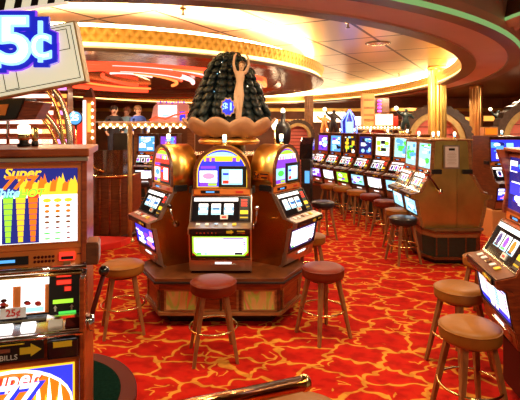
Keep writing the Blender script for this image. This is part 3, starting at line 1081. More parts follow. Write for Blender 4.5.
e = [('pelvis', 'waist'), ('waist', 'chest'), ('chest', 'shoulders'), ('shoulders', 'neck'), ('neck', 'chin'), ('chin', 'head'), ('head', 'crown'),
     ('shoulders', 'lsh'), ('lsh', 'lel'), ('lel', 'lwr'), ('lwr', 'lha'), ('shoulders', 'rsh'), ('rsh', 'rel'), ('rel', 'rwr'), ('rwr', 'rha'),
     ('pelvis', 'lhip'), ('lhip', 'lkn'), ('lkn', 'lcalf'), ('lcalf', 'lan'), ('lan', 'lto'), ('pelvis', 'rhip'), ('rhip', 'rkn'), ('rkn', 'rcalf'), ('rcalf', 'ran'), ('ran', 'rto')]
fig = skin_mesh('figure', j, e, 'bronze_figure', t)
b = MB(); b.ball((FX + .040, FY + .042, Z0 + .585), (.038, .034, .040), 'hair_brown', 10, 8); b.build('hair', fig)
b = MB(); b.ball((FX + .037, FY - .013, Z0 + .563), (.006, .010, .010), 'bronze_figure', 6, 5)
for s in (-1, 1): b.ball((FX + .037 + s * .013, FY - .006, Z0 + .574), (.006, .004, .004), 'brown_band', 6, 4)
b.box((FX + .037, FY - .006, Z0 + .545), (.014, .006, .004), 'redbrown_leather'); b.build('face', fig)
# the blue dollar badge
bt = thing('price_badge', 'blue lit one dollar badge hanging on the front of the statue', 'sign', (wx(228, 4.72), 4.72, wz(107, 4.72)))
TX = Matrix.Rotation(PI / 2, 4, 'X')
burst = [((.066 if k % 2 else .082) * math.cos(2 * PI * k / 20), (.085 if k % 2 else .102) * math.sin(2 * PI * k / 20)) for k in range(20)]
b = MB(); b.pz(burst, -.02, .004, 'tan_trim', TX); b.build('rim', bt)
b = MB(); b.pz([(x * .82, y * .84) for x, y in burst], .0, .010, 'g_blue', TX); b.build('face', bt)
b = MB(); b.box((0, .11, -.02), (.03, .22, .03), 'black'); b.build('bracket', bt)
text('lettering', '$1', .105, 'g_cyan', bt, TX @ Matrix.Translation((0, 0, .012)), .003, .003)

# ------------------------------------------------------------------ bank of six
G5 = 'row of six machines on the right'
P1, P6 = Vector((1.50, 11.2)), Vector((2.60, 8.6))
nrm = Vector((-(P1 - P6).normalized().y, (P1 - P6).normalized().x))
if nrm.x > 0: nrm = -nrm
ang = math.atan2(nrm.x, -nrm.y)
pals = [(('g_purple', ['g_white', 'g_blue', 'g_cyan', 'g_white']), ('g_purple', ['g_white', 'g_cyan', 'g_white'])),
        (('g_sky', ['g_white', 'g_dark', 'g_cyan', 'g_purple']), ('g_white', ['g_pink', 'g_yellow'])),
        (('g_dark', ['g_lime', 'g_yellow', 'g_white', 'g_cyan']), ('g_lime', ['g_white', 'g_yellow', 'g_purple', 'g_white'])),
        (('g_navy', ['g_white', 'g_sky', 'g_cyan', 'g_dark']), ('g_cyan', ['g_white', 'g_green', 'g_purple', 'g_white'])),
        (('g_white', ['g_yellow', 'g_dark', 'g_lime', 'g_cyan']), ('g_white', ['g_pink', 'g_yellow'])),
        (('g_cyan', ['g_white', 'g_sky', 'g_white', 'g_green']), ('g_cyan', ['g_white', 'g_white', 'g_sky']))]
lab6 = ['far end machine of the row of six, purple glass above and below', 'second machine from the far end of the row of six, sky blue top glass',
        'third machine from the far end of the row of six, lime belly glass', 'third machine from the near end of the row of six, navy top glass',
        'second machine from the near end of the row of six, white and yellow top glass', 'near end machine of the row of six, pale cyan glass']
for i in range(6):
    p = P1.lerp(P6, i / 5)
    make_slot(lab6[i], G5, (p.x, p.y, .45), ang, 'flat', 'brown_wood', 'brown_wood' if i < 5 else 'brass', w=.48, depth=.45, seed=30 + i, h=1.17, pal_top=pals[i][0], pal_low=pals[i][1],
              low_frame=None, reel_style='mix', n=9, lever=False, deck='brown_wood')
d = (P6 - P1).normalized()
A, B = P1 - d * .30 + nrm * .22, P6 + d * .30 + nrm * .22
C_, D_ = B - nrm * .72, A - nrm * .72
b = MB(); b.pz([tuple(v) for v in (A, B, C_, D_)], .40, .45, 'brown_wood')
t = thing('machine_plinth', 'long dark wooden plinth under the row of six machines', 'slot machine base')
b.build('counter_top', t)
b = MB(); b.pz([tuple(v) for v in (A - nrm * .05, B - nrm * .05, C_, D_)], 0, .40, 'dark_green'); b.build('body', t)

# dark kiosk at the far end of the six
t = thing('dark_kiosk', 'tall dark glossy kiosk at the far end of the row of six', 'kiosk', (wx(307, 10.2), 10.2, 0), R(-12))
b = MB(); b.box((0, 0, .55), (.20, .5, 1.1), 'black'); b.build('body', t, .01)
b = MB(); b.px([(-.22, 1.08), (.22, 1.08), (.25, 1.55), (-.12, 1.42)], -.14, .14, 'black_gloss'); b.build('hood', t, .01)
b = MB(); b.box((0.03, -.253, .72), (.10, .01, .26), 'g_sky'); b.build('screen', t)

# ------------------------------------------------------------------ brass island with its end towards the camera
G6 = 'machines of the brass island'
BX, BY = 2.27, 6.22
for i in range(2):
    bm_ = make_slot(['brass-sided machine at the near left corner of the brass island', 'brass-sided machine behind the near left corner one of the brass island'][i], G6,
              (BX, BY + .265 + i * .585, .45), R(-90), 'flat', 'olive_gold', 'mid_wood', w=.525, depth=.34, seed=50 + i, h=1.15, deck='brown_wood',
              pal_top=('g_cyan', ['g_white', 'g_sky', 'g_green']), pal_low=('g_cyan', ['g_white', 'g_white', 'g_sky']), low_frame=None, reel_style='mix', n=8, lever=False)
    if i == 0: brass_near = bm_
for i in range(2):
    make_slot(['brass-sided machine back to back on the near right of the brass island', 'brass-sided machine behind the near right one of the brass island'][i], G6,
              (BX + .535, BY + .265 + i * .585, .45), R(90), 'flat', 'olive_gold', 'mid_wood', w=.525, depth=.19, seed=60 + i, h=1.15, deck='brown_wood', low_frame=None, reel_style='mix', n=8, lever=False)
t = thing('brass_island_base', 'dark green panelled base under the brass island on the right', 'slot machine base')
bp = [(BX - .13, BY + .03), (BX - .02, BY - .17), (BX + .56, BY - .17), (BX + .68, BY - .02), (BX + .68, BY + 1.3), (BX - .13, BY + 1.3)]
cxm, cym = BX + .28, BY + .6
b = MB(); b.pz(bp, .42, .45, 'brown_wood'); b.build('counter_top', t, .004)
b = MB(); b.pz(inset(bp, .03), .355, .42, 'mid_wood'); b.build('apron', t)
b = MB(); b.pz(inset(bp, .05), .10, .355, 'dark_green'); b.build('body', t)
b = MB(); b.pz(inset(bp, .02), .07, .105, 'brown_wood'); b.build('base_rail', t)
b = MB(); b.pz(inset(bp, .12), 0, .07, 'black'); b.build('toe_kick', t)
for x in (BX + .02, BX + .17, BX + .40, BX + .54):
    g = MB(); g.box((x, BY - .12, .23), (.018, .02, .26), 'brown_wood'); g.build('stile', t)
# notice, key boxes and arm on the end of the island
t = thing('paper_notice', 'white paper notice with dark heading on the brass island end', 'notice', (wx(452, 6.19), 6.205, wz(157, 6.19)))
b = MB(); b.box((0, 0, 0), (.21, .012, .31), 'steel'); b.build('frame', t)
b = MB(); b.box((0, -.007, 0), (.17, .006, .27), 'paper'); b.box((0, -.0105, .10), (.08, .002, .03), 'black'); b.build('sheet', t)
b = MB()
for k in range(8): b.box((0, -.0105, .05 - k * .02), (.12 if k % 3 else .09, .001, .004), 'steel')
b.build('lines', t)
ax, ay, az = wx(428, 6.16), 6.18, wz(174, 6.16)
b = MB(); b.tube([(ax, ay + .02, az), (ax + .07, ay - .02, az - .10), (ax + .14, ay - .03, az - .21)], .012, 'maroon', 8)
b.lathe([(0, 0), (.04, 0), (.04, .03), (0, .03)], (0, 0, 0), 'chrome', 14, Matrix.Translation((ax, ay + .035, az)) @ Matrix.Rotation(PI / 2, 4, 'X'))
lv = b.build('lever', brass_near); lv.matrix_parent_inverse = brass_near.matrix_basis.inverted()
b = MB(); b.ball((ax + .155, ay - .03, az - .235), .035, 'chrome'); b.build('ball', lv)

# ------------------------------------------------------------------ dark machine between the islands at the right
make_slot('dark brown machine with blue glass behind the right edge machine', None, (wx(506, 7.7), 7.7, .45), R(4), 'flat', 'brown_wood', 'brown_wood', w=.57, depth=.55, seed=71, h=1.16,
          pal_top=('g_blue', ['g_white', 'g_sky', 'g_navy', 'g_cyan']), pal_low=('g_blue', ['g_white', 'g_pink', 'g_cyan']), low_frame=None, reel_style='mix', n=10, lever=False)
X0 = wx(506, 7.7)
b = MB(); b.box((X0, 7.86, .225), (.66, .74, .45), 'orange_paint')
tag(b.build('machine_plinth', None, .01), 'orange-brown plinth under the dark blue-glass machine', 'slot machine base')
t = thing('topper_sign', 'small orange lit sign box on top of the dark blue-glass machine', 'sign', (X0 - .16, 7.95, .45 + 1.184))
b = MB(); b.box((0, 0, .075), (.24, .16, .15), 'orange_paint'); b.build('box', t, .01)
b = MB(); b.box((0, -.082, .075), (.19, .008, .10), 'g_orange'); b.build('face', t)

# ------------------------------------------------------------------ right edge machine
rr = make_slot('mahogany machine cut by the right edge of the photo', None, (1.705, 3.03, .45), R(-98), 'flat', 'red_wood', 'red_wood', w=.60, depth=.46, seed=81, h=1.175,
               pal_top=('g_navy', ['g_white', 'g_sky', 'g_blue', 'g_white', 'g_blue']), pal_low=('g_white', ['g_pink']), low_frame='g_blue', reel_style='mix', n=14, lever=False, base_mat='red_wood', deck='brown_wood')
for s_ in (-1, 1):
    q = MB(); x0, x1 = sorted((s_ * .272, s_ * .306))
    q.px([(-.075, 1.185), (-.045, 1.09), (-.018, 1.0), (-.008, .90), (-.03, .79), (-.03, .74), (.10, .74), (.10, 1.185)], x0, x1, 'red_wood'); q.build('curved_bezel', rr, .005)
# belly artwork of its own
fc = Face((-.165, .15), (-.205, .37))
b = MB()
for k in range(9):
    fc.rect(b, -.14, .065 + k * .014, -.08, .073 + k * .014, .007, .009, 'g_pink')
    fc.rect(b, .05, .065 + k * .014, .11, .073 + k * .014, .007, .009, 'g_sky')
fc.rect(b, -.235, .03, .235, .055, .007, .0095, 'g_blue'); fc.rect(b, -.06, .030, .0, .062, .0095, .011, 'g_white'); fc.rect(b, .03, .034, .07, .058, .0095, .011, 'g_white')
b.build('belly_artwork', rr)
t = thing('machine_counter', 'dark red base with green-edged top under the right edge machine', 'slot machine base', (0, 0, 0))
cp = [(1.53, 2.2), (1.60, 3.22), (1.95, 3.34), (2.6, 3.34), (2.6, 2.2)]
b = MB(); b.pz(cp, .425, .45, 'green_top'); b.build('counter_top', t, .004)
b = MB(); b.pz([(1.59, 2.2), (1.655, 3.20), (1.97, 3.30), (2.6, 3.30), (2.6, 2.2)], .08, .425, 'maroon'); b.build('body', t)
b = MB(); b.pz([(1.66, 2.2), (1.72, 3.15), (2.0, 3.25), (2.6, 3.25), (2.6, 2.2)], 0, .08, 'black'); b.build('toe_kick', t)

# ------------------------------------------------------------------ near left machine
NL = thing('slot_machine', 'large near machine at the left edge with flaming paytable and reels', 'slot machine', (-.900, 1.735, 0), R(15))
hw = .242
b = MB()
b.px([(.42, .45), (-.06, .45), (-.06, .965), (-.095, .978), (-.10, 1.052), (-.09, 1.058), (-.02, 1.098), (-.01, 1.265), (0, 1.27), (0, 1.685), (.42, 1.685)], -hw + .006, hw - .006, 'orange_wood')
b.build('cabinet', NL)
b = MB(); b.box((0, .20, 1.70), (hw * 2 + .03, .46, .03), 'orange_wood'); b.build('top_cap', NL, .006)
b = MB(); b.box((0, -.025, 1.676), (hw * 2 + .024, .03, .018), 'steel'); b.build('top_trim', NL, .003)
for s in (-1, 1):
    q = MB(); q.box((s * (hw - .004), -.008, 1.48), (.02, .03, .39), 'orange_wood'); q.build('side_trim', NL, .004)
    q = MB(); q.box((s * (hw - .003), -.06, .93), (.018, .10, .64), 'orange_wood'); q.box((s * (hw - .001), -.062, 1.16), (.018, .09, .20), 'chrome'); q.build('chrome_edge', NL, .004)
# paytable glass
fc = Face((0, 1.352), (0, 1.655))
b = MB(); fc.frame(b, -hw + .006, -.012, hw - .006, fc.L + .012, .022, 0, .016, 'orange_lacq'); b.build('paytable_frame', NL, .003)
b = MB(); g = MB
W = hw - .03
L = fc.L
V = lambda z: z - 1.352
fc.rect(b, -W, .012, W, L - .012, 0, .003, 'g_navy')
fc.rect(b, -W, .012, W, L - .11, .003, .0042, 'g_white')
rng = random.Random(9)
# the flames of the title panel
fc.rect(b, .02, L - .112, W, L - .075, .003, .005, 'g_yellow')
for k in range(9):
    u = .03 + k * .021
    h = rng.uniform(.03, .062)
    fc.poly(b, [(u - .02, L - .100), (u + .02, L - .100), (u + .014, L - .08 + h * .2), (u + .004, L - .09 + h), (u, L - .085 + h * .5), (u - .008, L - .09 + h * .8), (u - .016, L - .08 + h * .2)], .003, .0055 + k * .0002, 'g_orange' if k % 2 else 'g_yellow')
# three payline columns
for u0, m in ((-.026, 'g_lime'), (.016, 'g_yellow'), (.058, 'g_orange')):
    fc.rect(b, u0 - .021, .014, u0 + .021, L - .122, .0042, .005, 'g_navy')
    for k in range(8):
        w2 = .008 + .0011 * k
        fc.rect(b, u0 - w2, .020 + k * .0205, u0 + w2, .038 + k * .0205, .005, .0066, m)
fc.rect(b, .04, L - .122, .078, L - .108, .0042, .0066, 'g_red'); fc.rect(b, -.042, L - .122, -.008, L - .108, .0042, .0066, 'g_green'); fc.rect(b, -.002, L - .122, .034, L - .108, .0042, .0066, 'g_lime')
# little fruit and coin symbols
for r_ in range(8):
    for c_ in range(3):
        u = .106 + c_ * .037
        v = .026 + r_ * .0205
        if r_ == 0:
            m, ww, hh = ('g_green', .012, .003) if c_ < 2 else ('red_label', .007, .003)
        elif r_ == 1:
            m, ww, hh = ('g_green', .012, .003) if c_ < 2 else ('red_label', .007, .003)
        elif r_ == 2:
            m, ww, hh = 'red_label', .008, .003
        elif r_ < 5:
            m, ww, hh = 'orange_paint', .009, .0045
        elif r_ < 7:
            m, ww, hh = 'g_orange', .009, .006
        else:
            m, ww, hh = 'g_yellow', .015, .008
        fc.poly(b, [(u + ww * math.cos(2 * PI * i / 8), v + hh * math.sin(2 * PI * i / 8)) for i in range(8)], .004, .006, m)
for r_ in range(8): fc.rect(b, .088, .0155 + r_ * .0205, .205, .0165 + r_ * .0205, .004, .005, 'g_sky')
for r_ in range(6):
    fc.poly(b, [(-.10 + .014 * math.cos(2 * PI * i / 8), .03 + r_ * .027 + .007 * math.sin(2 * PI * i / 8)) for i in range(8)], .004, .006, 'g_orange')
    fc.rect(b, -.20, .028 + r_ * .027, -.12, .034 + r_ * .027, .004, .006, 'g_pink')
pt = b.build('paytable_glass', NL)
text('lettering', 'Super', .052, 'g_yellow', pt, fc.at(.02, L - .030, .008), .002, .0012, shear=.25)
text('lettering', '777', .064, 'g_orange', pt, fc.at(.006, L - .066, .0085), .002, .003, shear=.35, spacing=1.15)
text('lettering', 'White', .044, 'g_cyan', pt, fc.at(-.045, L - .102, .009), .002, .0012, shear=.25)
text('lettering', 'HOT', .040, 'g_lime', pt, fc.at(.052, L - .104, .009), .002, .0014, shear=.25)
# orange band with display, dots and ticket slot
fc = Face((0, 1.275), (0, 1.345))
b = MB(); fc.rect(b, -hw + .008, 0, hw - .008, .07, 0, .012, 'orange_lacq'); b.build('control_band', NL, .003)
b = MB(); fc.rect(b, -.10, .016, .045, .046, .012, .018, 'black_gloss'); fc.rect(b, -.05, .026, .0, .036, .018, .020, 'g_sky'); b.build('display_window', NL)
b = MB()
for r_ in range(2):
    for k in range(6): b.lathe([(0, .012), (.0052, .012), (.0052, .0145), (0, .015)], (.066 + k * .0125, .022 + r_ * .016, 0), 'maroon', 10, fc.T)
b.build('speaker_hole', NL)
b = MB(); fc.rect(b, .150, .022, .205, .052, .012, .022, 'g_red'); fc.rect(b, .157, .026, .200, .038, .022, .024, 'black'); fc.rect(b, .165, .006, .19, .02, .012, .02, 'mid_wood'); b.build('ticket_slot', NL, .003)
b = MB(); fc.rect(b, .212, .040, .232, .044, .012, .014, 'brown_wood'); b.build('keyhole_plate', NL)
b = MB(); b.tube([(-hw - .004, -.02, 1.268), (hw + .004, -.02, 1.268)], .013, 'chrome', 10); b.tube([(-hw, -.03, 1.25), (hw, -.03, 1.25)], .007, 'brass', 8); b.build('chrome_bar', NL)
# reels
fc = Face((-.02, 1.102), (-.01, 1.262))
L = fc.L
b = MB(); fc.rect(b, -hw + .012, 0, hw - .012, L, 0, .004, 'black_gloss'); b.build('reel_glass', NL)
b = MB(); fc.rect(b, -hw + .02, L * .70, .115, L * .96, .004, .010, 'g_white'); b.build('light_strip', NL)
b = MB(); fc.rect(b, -hw + .02, L * .05, .115, L * .70, .004, .0055, 'orange_lacq'); b.build('reel_surround', NL)
for k in range(3):
    q = MB(); u = -.155 + k * .108
    fc.rect(q, u - .04, L * .08, u + .04, L * .72, .0055, .010, 'g_white')
    fc.rect(q, u - .038, L * .10, u + .038, L * .20, .010, .011, 'g_cyan')
    for jx in range(5):
        uu = u + rng.uniform(-.022, .022); vv = L * rng.uniform(.26, .42)
        fc.poly(q, [(uu + .011 * math.cos(2 * PI * i / 7), vv + .007 * math.sin(2 * PI * i / 7)) for i in range(7)], .010, .0115 + jx * .0003, rng.choice(['red_label', 'orange_paint', 'steel', 'maroon']))
    q.build('reel', NL)
b = MB(); fc.rect(b, .118, -.01, hw - .016, L - .006, .004, .010, 'black'); ip_ = b.build('payout_panel', NL)
b = MB()
for v, h_, u0, u1 in ((.132, .020, .140, .195), (.105, .020, .140, .195), (.080, .020, .168, .195)):
    fc.rect(b, u0, v, u1, v + h_, .010, .013, 'red_label'); fc.rect(b, u0 + .003, v + .003, u1 - .003, v + h_ - .003, .013, .0145, 'g_red')
b.build('credit_display', ip_)
b = MB(); fc.rect(b, .13, .038, .20, .052, .010, .013, 'g_lime'); fc.rect(b, .15, .000, .21, .008, .010, .013, 'g_green'); b.build('green_bar', ip_)
b = MB()
for u in (.138, .195):
    fc.poly(b, [(u - .007, .022), (u, .032), (u + .007, .022), (u + .003, .022), (u + .003, .010), (u - .003, .010), (u - .003, .022)], .010, .012, 'white')
b.build('arrow_sign', ip_)
# slanted deck
fc = Face((-.09, 1.058), (-.022, 1.099))
L = fc.L
b = MB(); fc.rect(b, -hw + .01, 0, hw - .01, L, 0, .006, 'chrome'); b.build('button_deck', NL, .002)
b = MB(); fc.rect(b, -hw + .02, L * .62, .11, L * .97, .006, .009, 'black_gloss'); b.build('deck_strip', NL)
for u, m in ((-.19, 'g_white'), (-.10, 'g_white'), (-.02, 'g_white'), (.055, 'g_white'), (.145, 'white')):
    q = MB(); fc.rect(q, u - .024, .012, u + .024, .046, .006, .018, m); q.build('button', NL, .004)
b = MB(); fc.rect(b, .178, .010, .228, .048, .006, .016, 'maroon'); b.build('coin_slot', NL, .004)
fc = Face((-.02, 1.102), (-.01, 1.262))
b = MB(); fc.rect(b, -.045, .002, .040, .038, .012, .018, 'paper'); pl = b.build('denomination_plate', NL)
text('lettering', '25¢', .034, 'red_label', pl, fc.at(-.002, .020, .0185), .001, .0006)
b = MB(); b.tube([(-hw, -.100, 1.054), (hw, -.100, 1.054)], .012, 'chrome', 10); b.build('deck_rail', NL)
# bill panel
fc = Face((-.096, .978), (-.10, 1.045))
L = fc.L
b = MB(); fc.rect(b, -hw + .012, 0, .112, L, 0, .008, 'black'); bl = b.build('bill_panel', NL, .002)
b = MB(); fc.poly(b, [(.035, .024), (.070, .024), (.070, .014), (.104, .036), (.070, .060), (.070, .048), (.035, .048)], .008, .011, 'yellow'); b.build('arrow_sign', bl)
b = MB(); fc.rect(b, -.045, .036, .005, .050, .008, .011, 'steel'); fc.rect(b, -.11, .060, .05, .064, .008, .010, 'yellow'); b.build('bill_picture', bl)
text('lettering', '100  BILLS', .026, 'white', bl, fc.at(-.028, .016, .0085), .001, 0)
b = MB(); fc.rect(b, .124, -.002, hw - .014, L, .0, .022, 'black_gloss'); ba = b.build('bill_acceptor', NL, .006)
b = MB(); fc.rect(b, .145, L * .62, hw - .035, L * .92, .022, .024, 'yellow'); b.build('sticker', ba)
# belly glass
fc = Face((-.06, .48), (-.06, .955))
L = fc.L
b = MB(); fc.rect(b, -hw + .008, .0, hw - .008, L, 0, .010, 'orange_lacq'); b.build('belly_frame', NL, .003)
b = MB(); fc.rect(b, -hw + .032, .02, hw - .032, L - .018, .010, .013, 'g_yellow'); fc.rect(b, -hw + .038, .026, hw - .038, L - .024, .013, .015, 'g_blue'); bg = b.build('belly_glass', NL)
b = MB()
fc.poly(b, [(.005 + .20 * math.cos(2 * PI * i / 28), L - .155 + .135 * math.sin(2 * PI * i / 28)) for i in range(28)], .015, .0165, 'g_white')
fc.poly(b, [(.005 + .194 * math.cos(2 * PI * i / 28), L - .159 + .128 * math.sin(2 * PI * i / 28)) for i in range(28)], .0165, .018, 'g_orange')
b.build('flaming_oval', bg)
b = MB()
for k in range(9):
    u = .075 + .012 * k
    h = .10 + .04 * math.sin(k * 1.9)
    if u > .165: h *= .6
    fc.poly(b, [(u - .022, L - .255), (u + .020, L - .255), (u + .016, L - .20), (u + .002, L - .255 + h + .06), (u - .006, L - .22 + h * .5), (u - .016, L - .2)], .018, .020 + k * .0002, ['g_yellow', 'g_warm', 'g_orange'][k % 3])
b.build('flame_artwork', bg)
text('lettering', 'Super', .078, 'g_white', bg, fc.at(.0, L - .052, .026), .002, .001, shear=.25)
text('lettering_shadow', 'Super', .075, 'g_red', bg, fc.at(.005, L - .056, .022), .002, .003, shear=.25)
text('lettering', '777', .125, 'g_blue', bg, fc.at(-.022, L - .124, .021), .002, .009, shear=.3)
text('lettering', '777', .125, 'g_white', bg, fc.at(-.028, L - .119, .024), .002, .002, shear=.3)
# latch box and pull lever on the right side
b = MB(); b.box((hw + .024, .03, 1.315), (.045, .11, .085), 'brown_wood'); lb = b.build('side_box', NL, .006)
b = MB(); b.box((hw + .047, .03, 1.315), (.004, .09, .066), 'steel'); b.build('side_plate', lb, .002)
b = MB(); b.tube([(hw + .02, .0, 1.06), (hw + .028, .0, 1.10), (hw + .062, .03, 1.215)], .009, 'maroon', 8); b.lathe([(0, 0), (.032, 0), (.032, .03), (0, .032)], (0, 0, 0), 'chrome', 14, Matrix.Translation((hw, 0, 1.05)) @ Matrix.Rotation(PI / 2, 4, 'Y'))
lv = b.build('lever', NL)
b = MB(); b.ball((hw + .064, .032, 1.232), .021, 'white_ball', 16, 12); b.build('ball', lv)
# counter below it
t = thing('machine_counter', 'dark green topped counter with maroon edge under the near left machine', 'slot machine base')
def rounded(cx, cy, ax, ay, n=14):
    return [(cx + ax * math.cos(PI / 2 * k / n), cy + ay * math.sin(PI / 2 * k / n)) for k in range(n + 1)]
pts = [(-2.4, .9), (-.62, .9)] + rounded(-1.12, 2.3, .50, .52) + [(-2.4, 2.82)]
b = MB(); b.pz(pts, .40, .45, 'maroon'); b.build('counter_edge', t, .008)
pts2 = [(-2.4, .9), (-.70, .9)] + rounded(-1.12, 2.3, .42, .44) + [(-2.4, 2.74)]
b = MB(); b.pz(pts2, .449, .4515, 'green_top'); b.build('counter_top', t)
pts3 = [(-2.4, .9), (-.74, .9)] + rounded(-1.12, 2.3, .38, .40) + [(-2.4, 2.70)]
b = MB(); b.pz(pts3, 0, .40, 'brown_wood'); b.build('body', t)
# lamp and jars on top
t = thing('candle_lamp', 'small gold and white tower lamp on the near left machine', 'lamp', (wx(24, 1.95), 1.95, 1.715))
b = MB(); b.lathe([(0, 0), (.026, 0), (.026, .012), (.018, .014), (.018, .026)], (0, 0, 0), 'black', 16); b.build('base', t)
b = MB(); b.lathe([(.019, .026), (.022, .028), (.022, .05), (.020, .052)], (0, 0, 0), 'brass', 16); b.build('collar', t)
b = MB(); b.lathe([(.020, .052), (.024, .055), (.024, .085), (.018, .09), (0, .091)], (0, 0, 0), 'g_warm', 16); b.build('lens', t)
t = thing('candle_lamp', 'shorter amber glass lamp just right of the gold and white lamp', 'lamp', (wx(35, 1.98), 1.98, 1.715))
b = MB(); b.lathe([(0, 0), (.014, 0), (.014, .02), (.010, .022)], (0, 0, 0), 'black', 14); b.build('base', t)
b = MB(); b.lathe([(.011, .022), (.013, .03), (.013, .07), (.009, .078), (0, .079)], (0, 0, 0), 'brass', 14); b.build('lens', t)

# ------------------------------------------------------------------ the 25 cent clapper-board sign
YS = 2.3
t = thing('clapperboard_sign', 'tilted cream film clapper sign with neon price above left machine', 'sign', (wx(8, YS), YS, wz(65, YS)), 0)
SG = F / YS
T = Matrix.Rotation(PI / 2, 4, 'X')
TI = T @ Matrix.Rotation(R(11), 4, 'Z')
b = MB(); b.box((0, 0, -.03), (.72, .305, .06), 'tan_trim', TI); b.build('board_edge', t, .004)
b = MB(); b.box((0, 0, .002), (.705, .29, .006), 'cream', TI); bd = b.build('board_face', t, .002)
b = MB()
def line_rect(u0, v0, u1, v1, w=.0035):
    for (a0, b0, a1, b1) in ((u0, v0, u1, v0), (u0, v1, u1, v1), (u0, v0, u0, v1), (u1, v0, u1, v1)):
        b.box(((a0 + a1) / 2, (b0 + b1) / 2, .0055), (abs(a1 - a0) + w, abs(b1 - b0) + w, .002), 'black', TI)
line_rect(-.34, -.128, .338, .132)
line_rect(.165, .02, .315, .118)
line_rect(-.03, -.122, .035, .0)
b.build('printed_lines', bd)
def sign_char(s, px, py, size, off, sx=1.):
    u, v = (px - 8) / SG, -(py - 65) / SG
    S = Matrix.Diagonal((sx, 1, 1, 1))
    ob = text('character', s, size, 'sign_blue', t, T @ Matrix.Translation((u, v, .02)) @ S, .008, off + .024)
    text('neon_outline', s, size, 'g_purple', ob, T @ Matrix.Translation((u, v, .014)) @ S, .006, off + .029)
    text('neon_face', s, size, 'g_cyan', ob, T @ Matrix.Translation((u, v, .034)) @ S, .005, off + .002)
    text('neon_core', s, size, 'g_white', ob, T @ Matrix.Translation((u, v, .040)) @ S, .004, off - .010)
    return ob
sign_char('2', -12, 47, .31, .012)
sign_char('5', 18, 44, .31, .012, 1.12)
ce = sign_char('c', 44, 44, .24, .006)
u, v = (44 - 8) / SG, -(43 - 65) / SG
b = MB(); b.box((u, v, .022), (.075, .245, .018), 'sign_blue', T); b.build('bar_backing', ce)
b = MB(); b.box((u, v, .038), (.021, .20, .012), 'g_cyan', T); b.build('bar', ce)
# hinged clapper stick
b = MB()
TS = T @ Matrix.Translation(((13 - 8) / SG, (65 - 1.5) / SG, 0)) @ Matrix.Rotation(R(8), 4, 'Z')
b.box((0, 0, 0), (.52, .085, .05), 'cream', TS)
st = b.build('clapper_stick', t)
b = MB()
for k in range(7):
    u = -.235 + k * .082
    b.pz([(u, -.0425), (u + .035, -.0425), (u + .065, .0425), (u + .03, .0425)], .024, .027, 'black', TS)
b.build('stripe', st)
b = MB(); b.tube([(-.25, .03, -.12), (-.25, .03, -1.55 + .08)], .018, 'brass', 10); b.build('post', t)
# dark angled sign box beneath
t = thing('sign_box', 'dark angled sign box with orange face beneath the clapper sign', 'sign', (wx(14, 2.5), 2.5, wz(110, 2.5)), 0)
b = MB(); b.py([(-.22, -.065), (.02, -.05), (.07, .065), (-.22, .055)], -.02, .12, 'black'); b.build('housing', t, .006)
b = MB(); b.py([(-.20, -.02), (-.035, -.03), (-.015, .03), (-.20, .022)], -.026, -.02, 'orange_paint'); b.build('face', t)
b = MB(); b.py([(.0, -.052), (.115, -.05), (.165, .04), (.05, .052)], -.01, .10, 'red_wood'); b.build('side_panel', t, .004)
b = MB(); b.tube([(-.15, .06, -.06), (-.15, .06, -.30)], .012, 'chrome', 8); b.build('stem', t)

# ------------------------------------------------------------------ handrail at the bottom of the frame
t = thing('handrail', 'polished copper handrail end low in the foreground', 'handrail')
Pe = Vector((wx(304, 1.50), 1.50, wz(383, 1.50)))
Ps = Vector((wx(190, 1.22), 1.22, wz(408, 1.22)))
b = MB(); b.tube([Ps - (Pe - Ps) * .6, Ps, Pe], .023, 'rail_copper', 20); b.build('rail', t)
dr = (Pe - Ps).normalized()
b = MB(); b.tube([Pe - dr * .012, Pe - dr * .002, Pe + dr * .006, Pe + dr * .010], [.0235, .0265, .0265, .02], 'brass', 20); b.build('end_cap', t)
for f in (-.45, .1):
    p = Ps + (Pe - Ps) * f
    b = MB(); b.tube([(p.x, p.y, p.z - .01), (p.x, p.y, 0)], .016, 'brass', 12); b.lathe([(.05, 0), (.05, .01), (.016, .02)], (p.x, p.y, 0), 'brass', 16); b.build('post', t)

# ================================================================== LEFT MIDDLE DISTANCE
# lit staircase
t = thing('lit_staircase', 'red staircase with glowing white risers behind the near left machine', 'staircase')
for k in range(15):
    b = MB(); y = 7.4 + .26 * k; z = .19 * (k + 1) + .25
    xr = -3.0 - .42 * (y - 7.4)
    b.box((xr - 1.5, y + .15, z / 2), (3.0, .3, z), 'red_wood')
    s = b.build('step', t)
    b = MB()
    b.box((xr - 1.55, y - .003, z - .075), (2.5, .012, .085), 'step_light')
    b.box((xr - .42, y - .003, z - .075), (.18, .012, .085), 'step_orange')
    b.box((xr - .12, y - .003, z - .075), (.20, .012, .085), 'step_orange' if k % 3 else 'step_pink')
    b.build('riser_light', s)
b = MB(); b.box((-6.0, 11.2, 1.0), (3.0, 1.6, 2.0), 'red_paint'); b.build('landing', t)


def arc_rail(name, label, p0, p1, p2, r, m, n=18):
    t = thing(name, label, 'railing')
    pts = []
    for k in range(n + 1):
        f = k / n
        a = Vector(p0).lerp(Vector(p1), f); c = Vector(p1).lerp(Vector(p2), f)
        pts.append(a.lerp(c, f))
    b = MB(); b.tube(pts, r, m, 10); b.build('rail', t)
    pts2 = [p + Vector((-.10, .0, -.02)) for p in pts]
    b = MB(); b.tube(pts2, r * .6, 'brass', 8); b.build('inner_rail', t)
    e = pts[-1]
    b = MB(); b.tube([tuple(e), (e.x, e.y, 0)], r * .9, 'brass', 10); b.build('post', t)
    return t


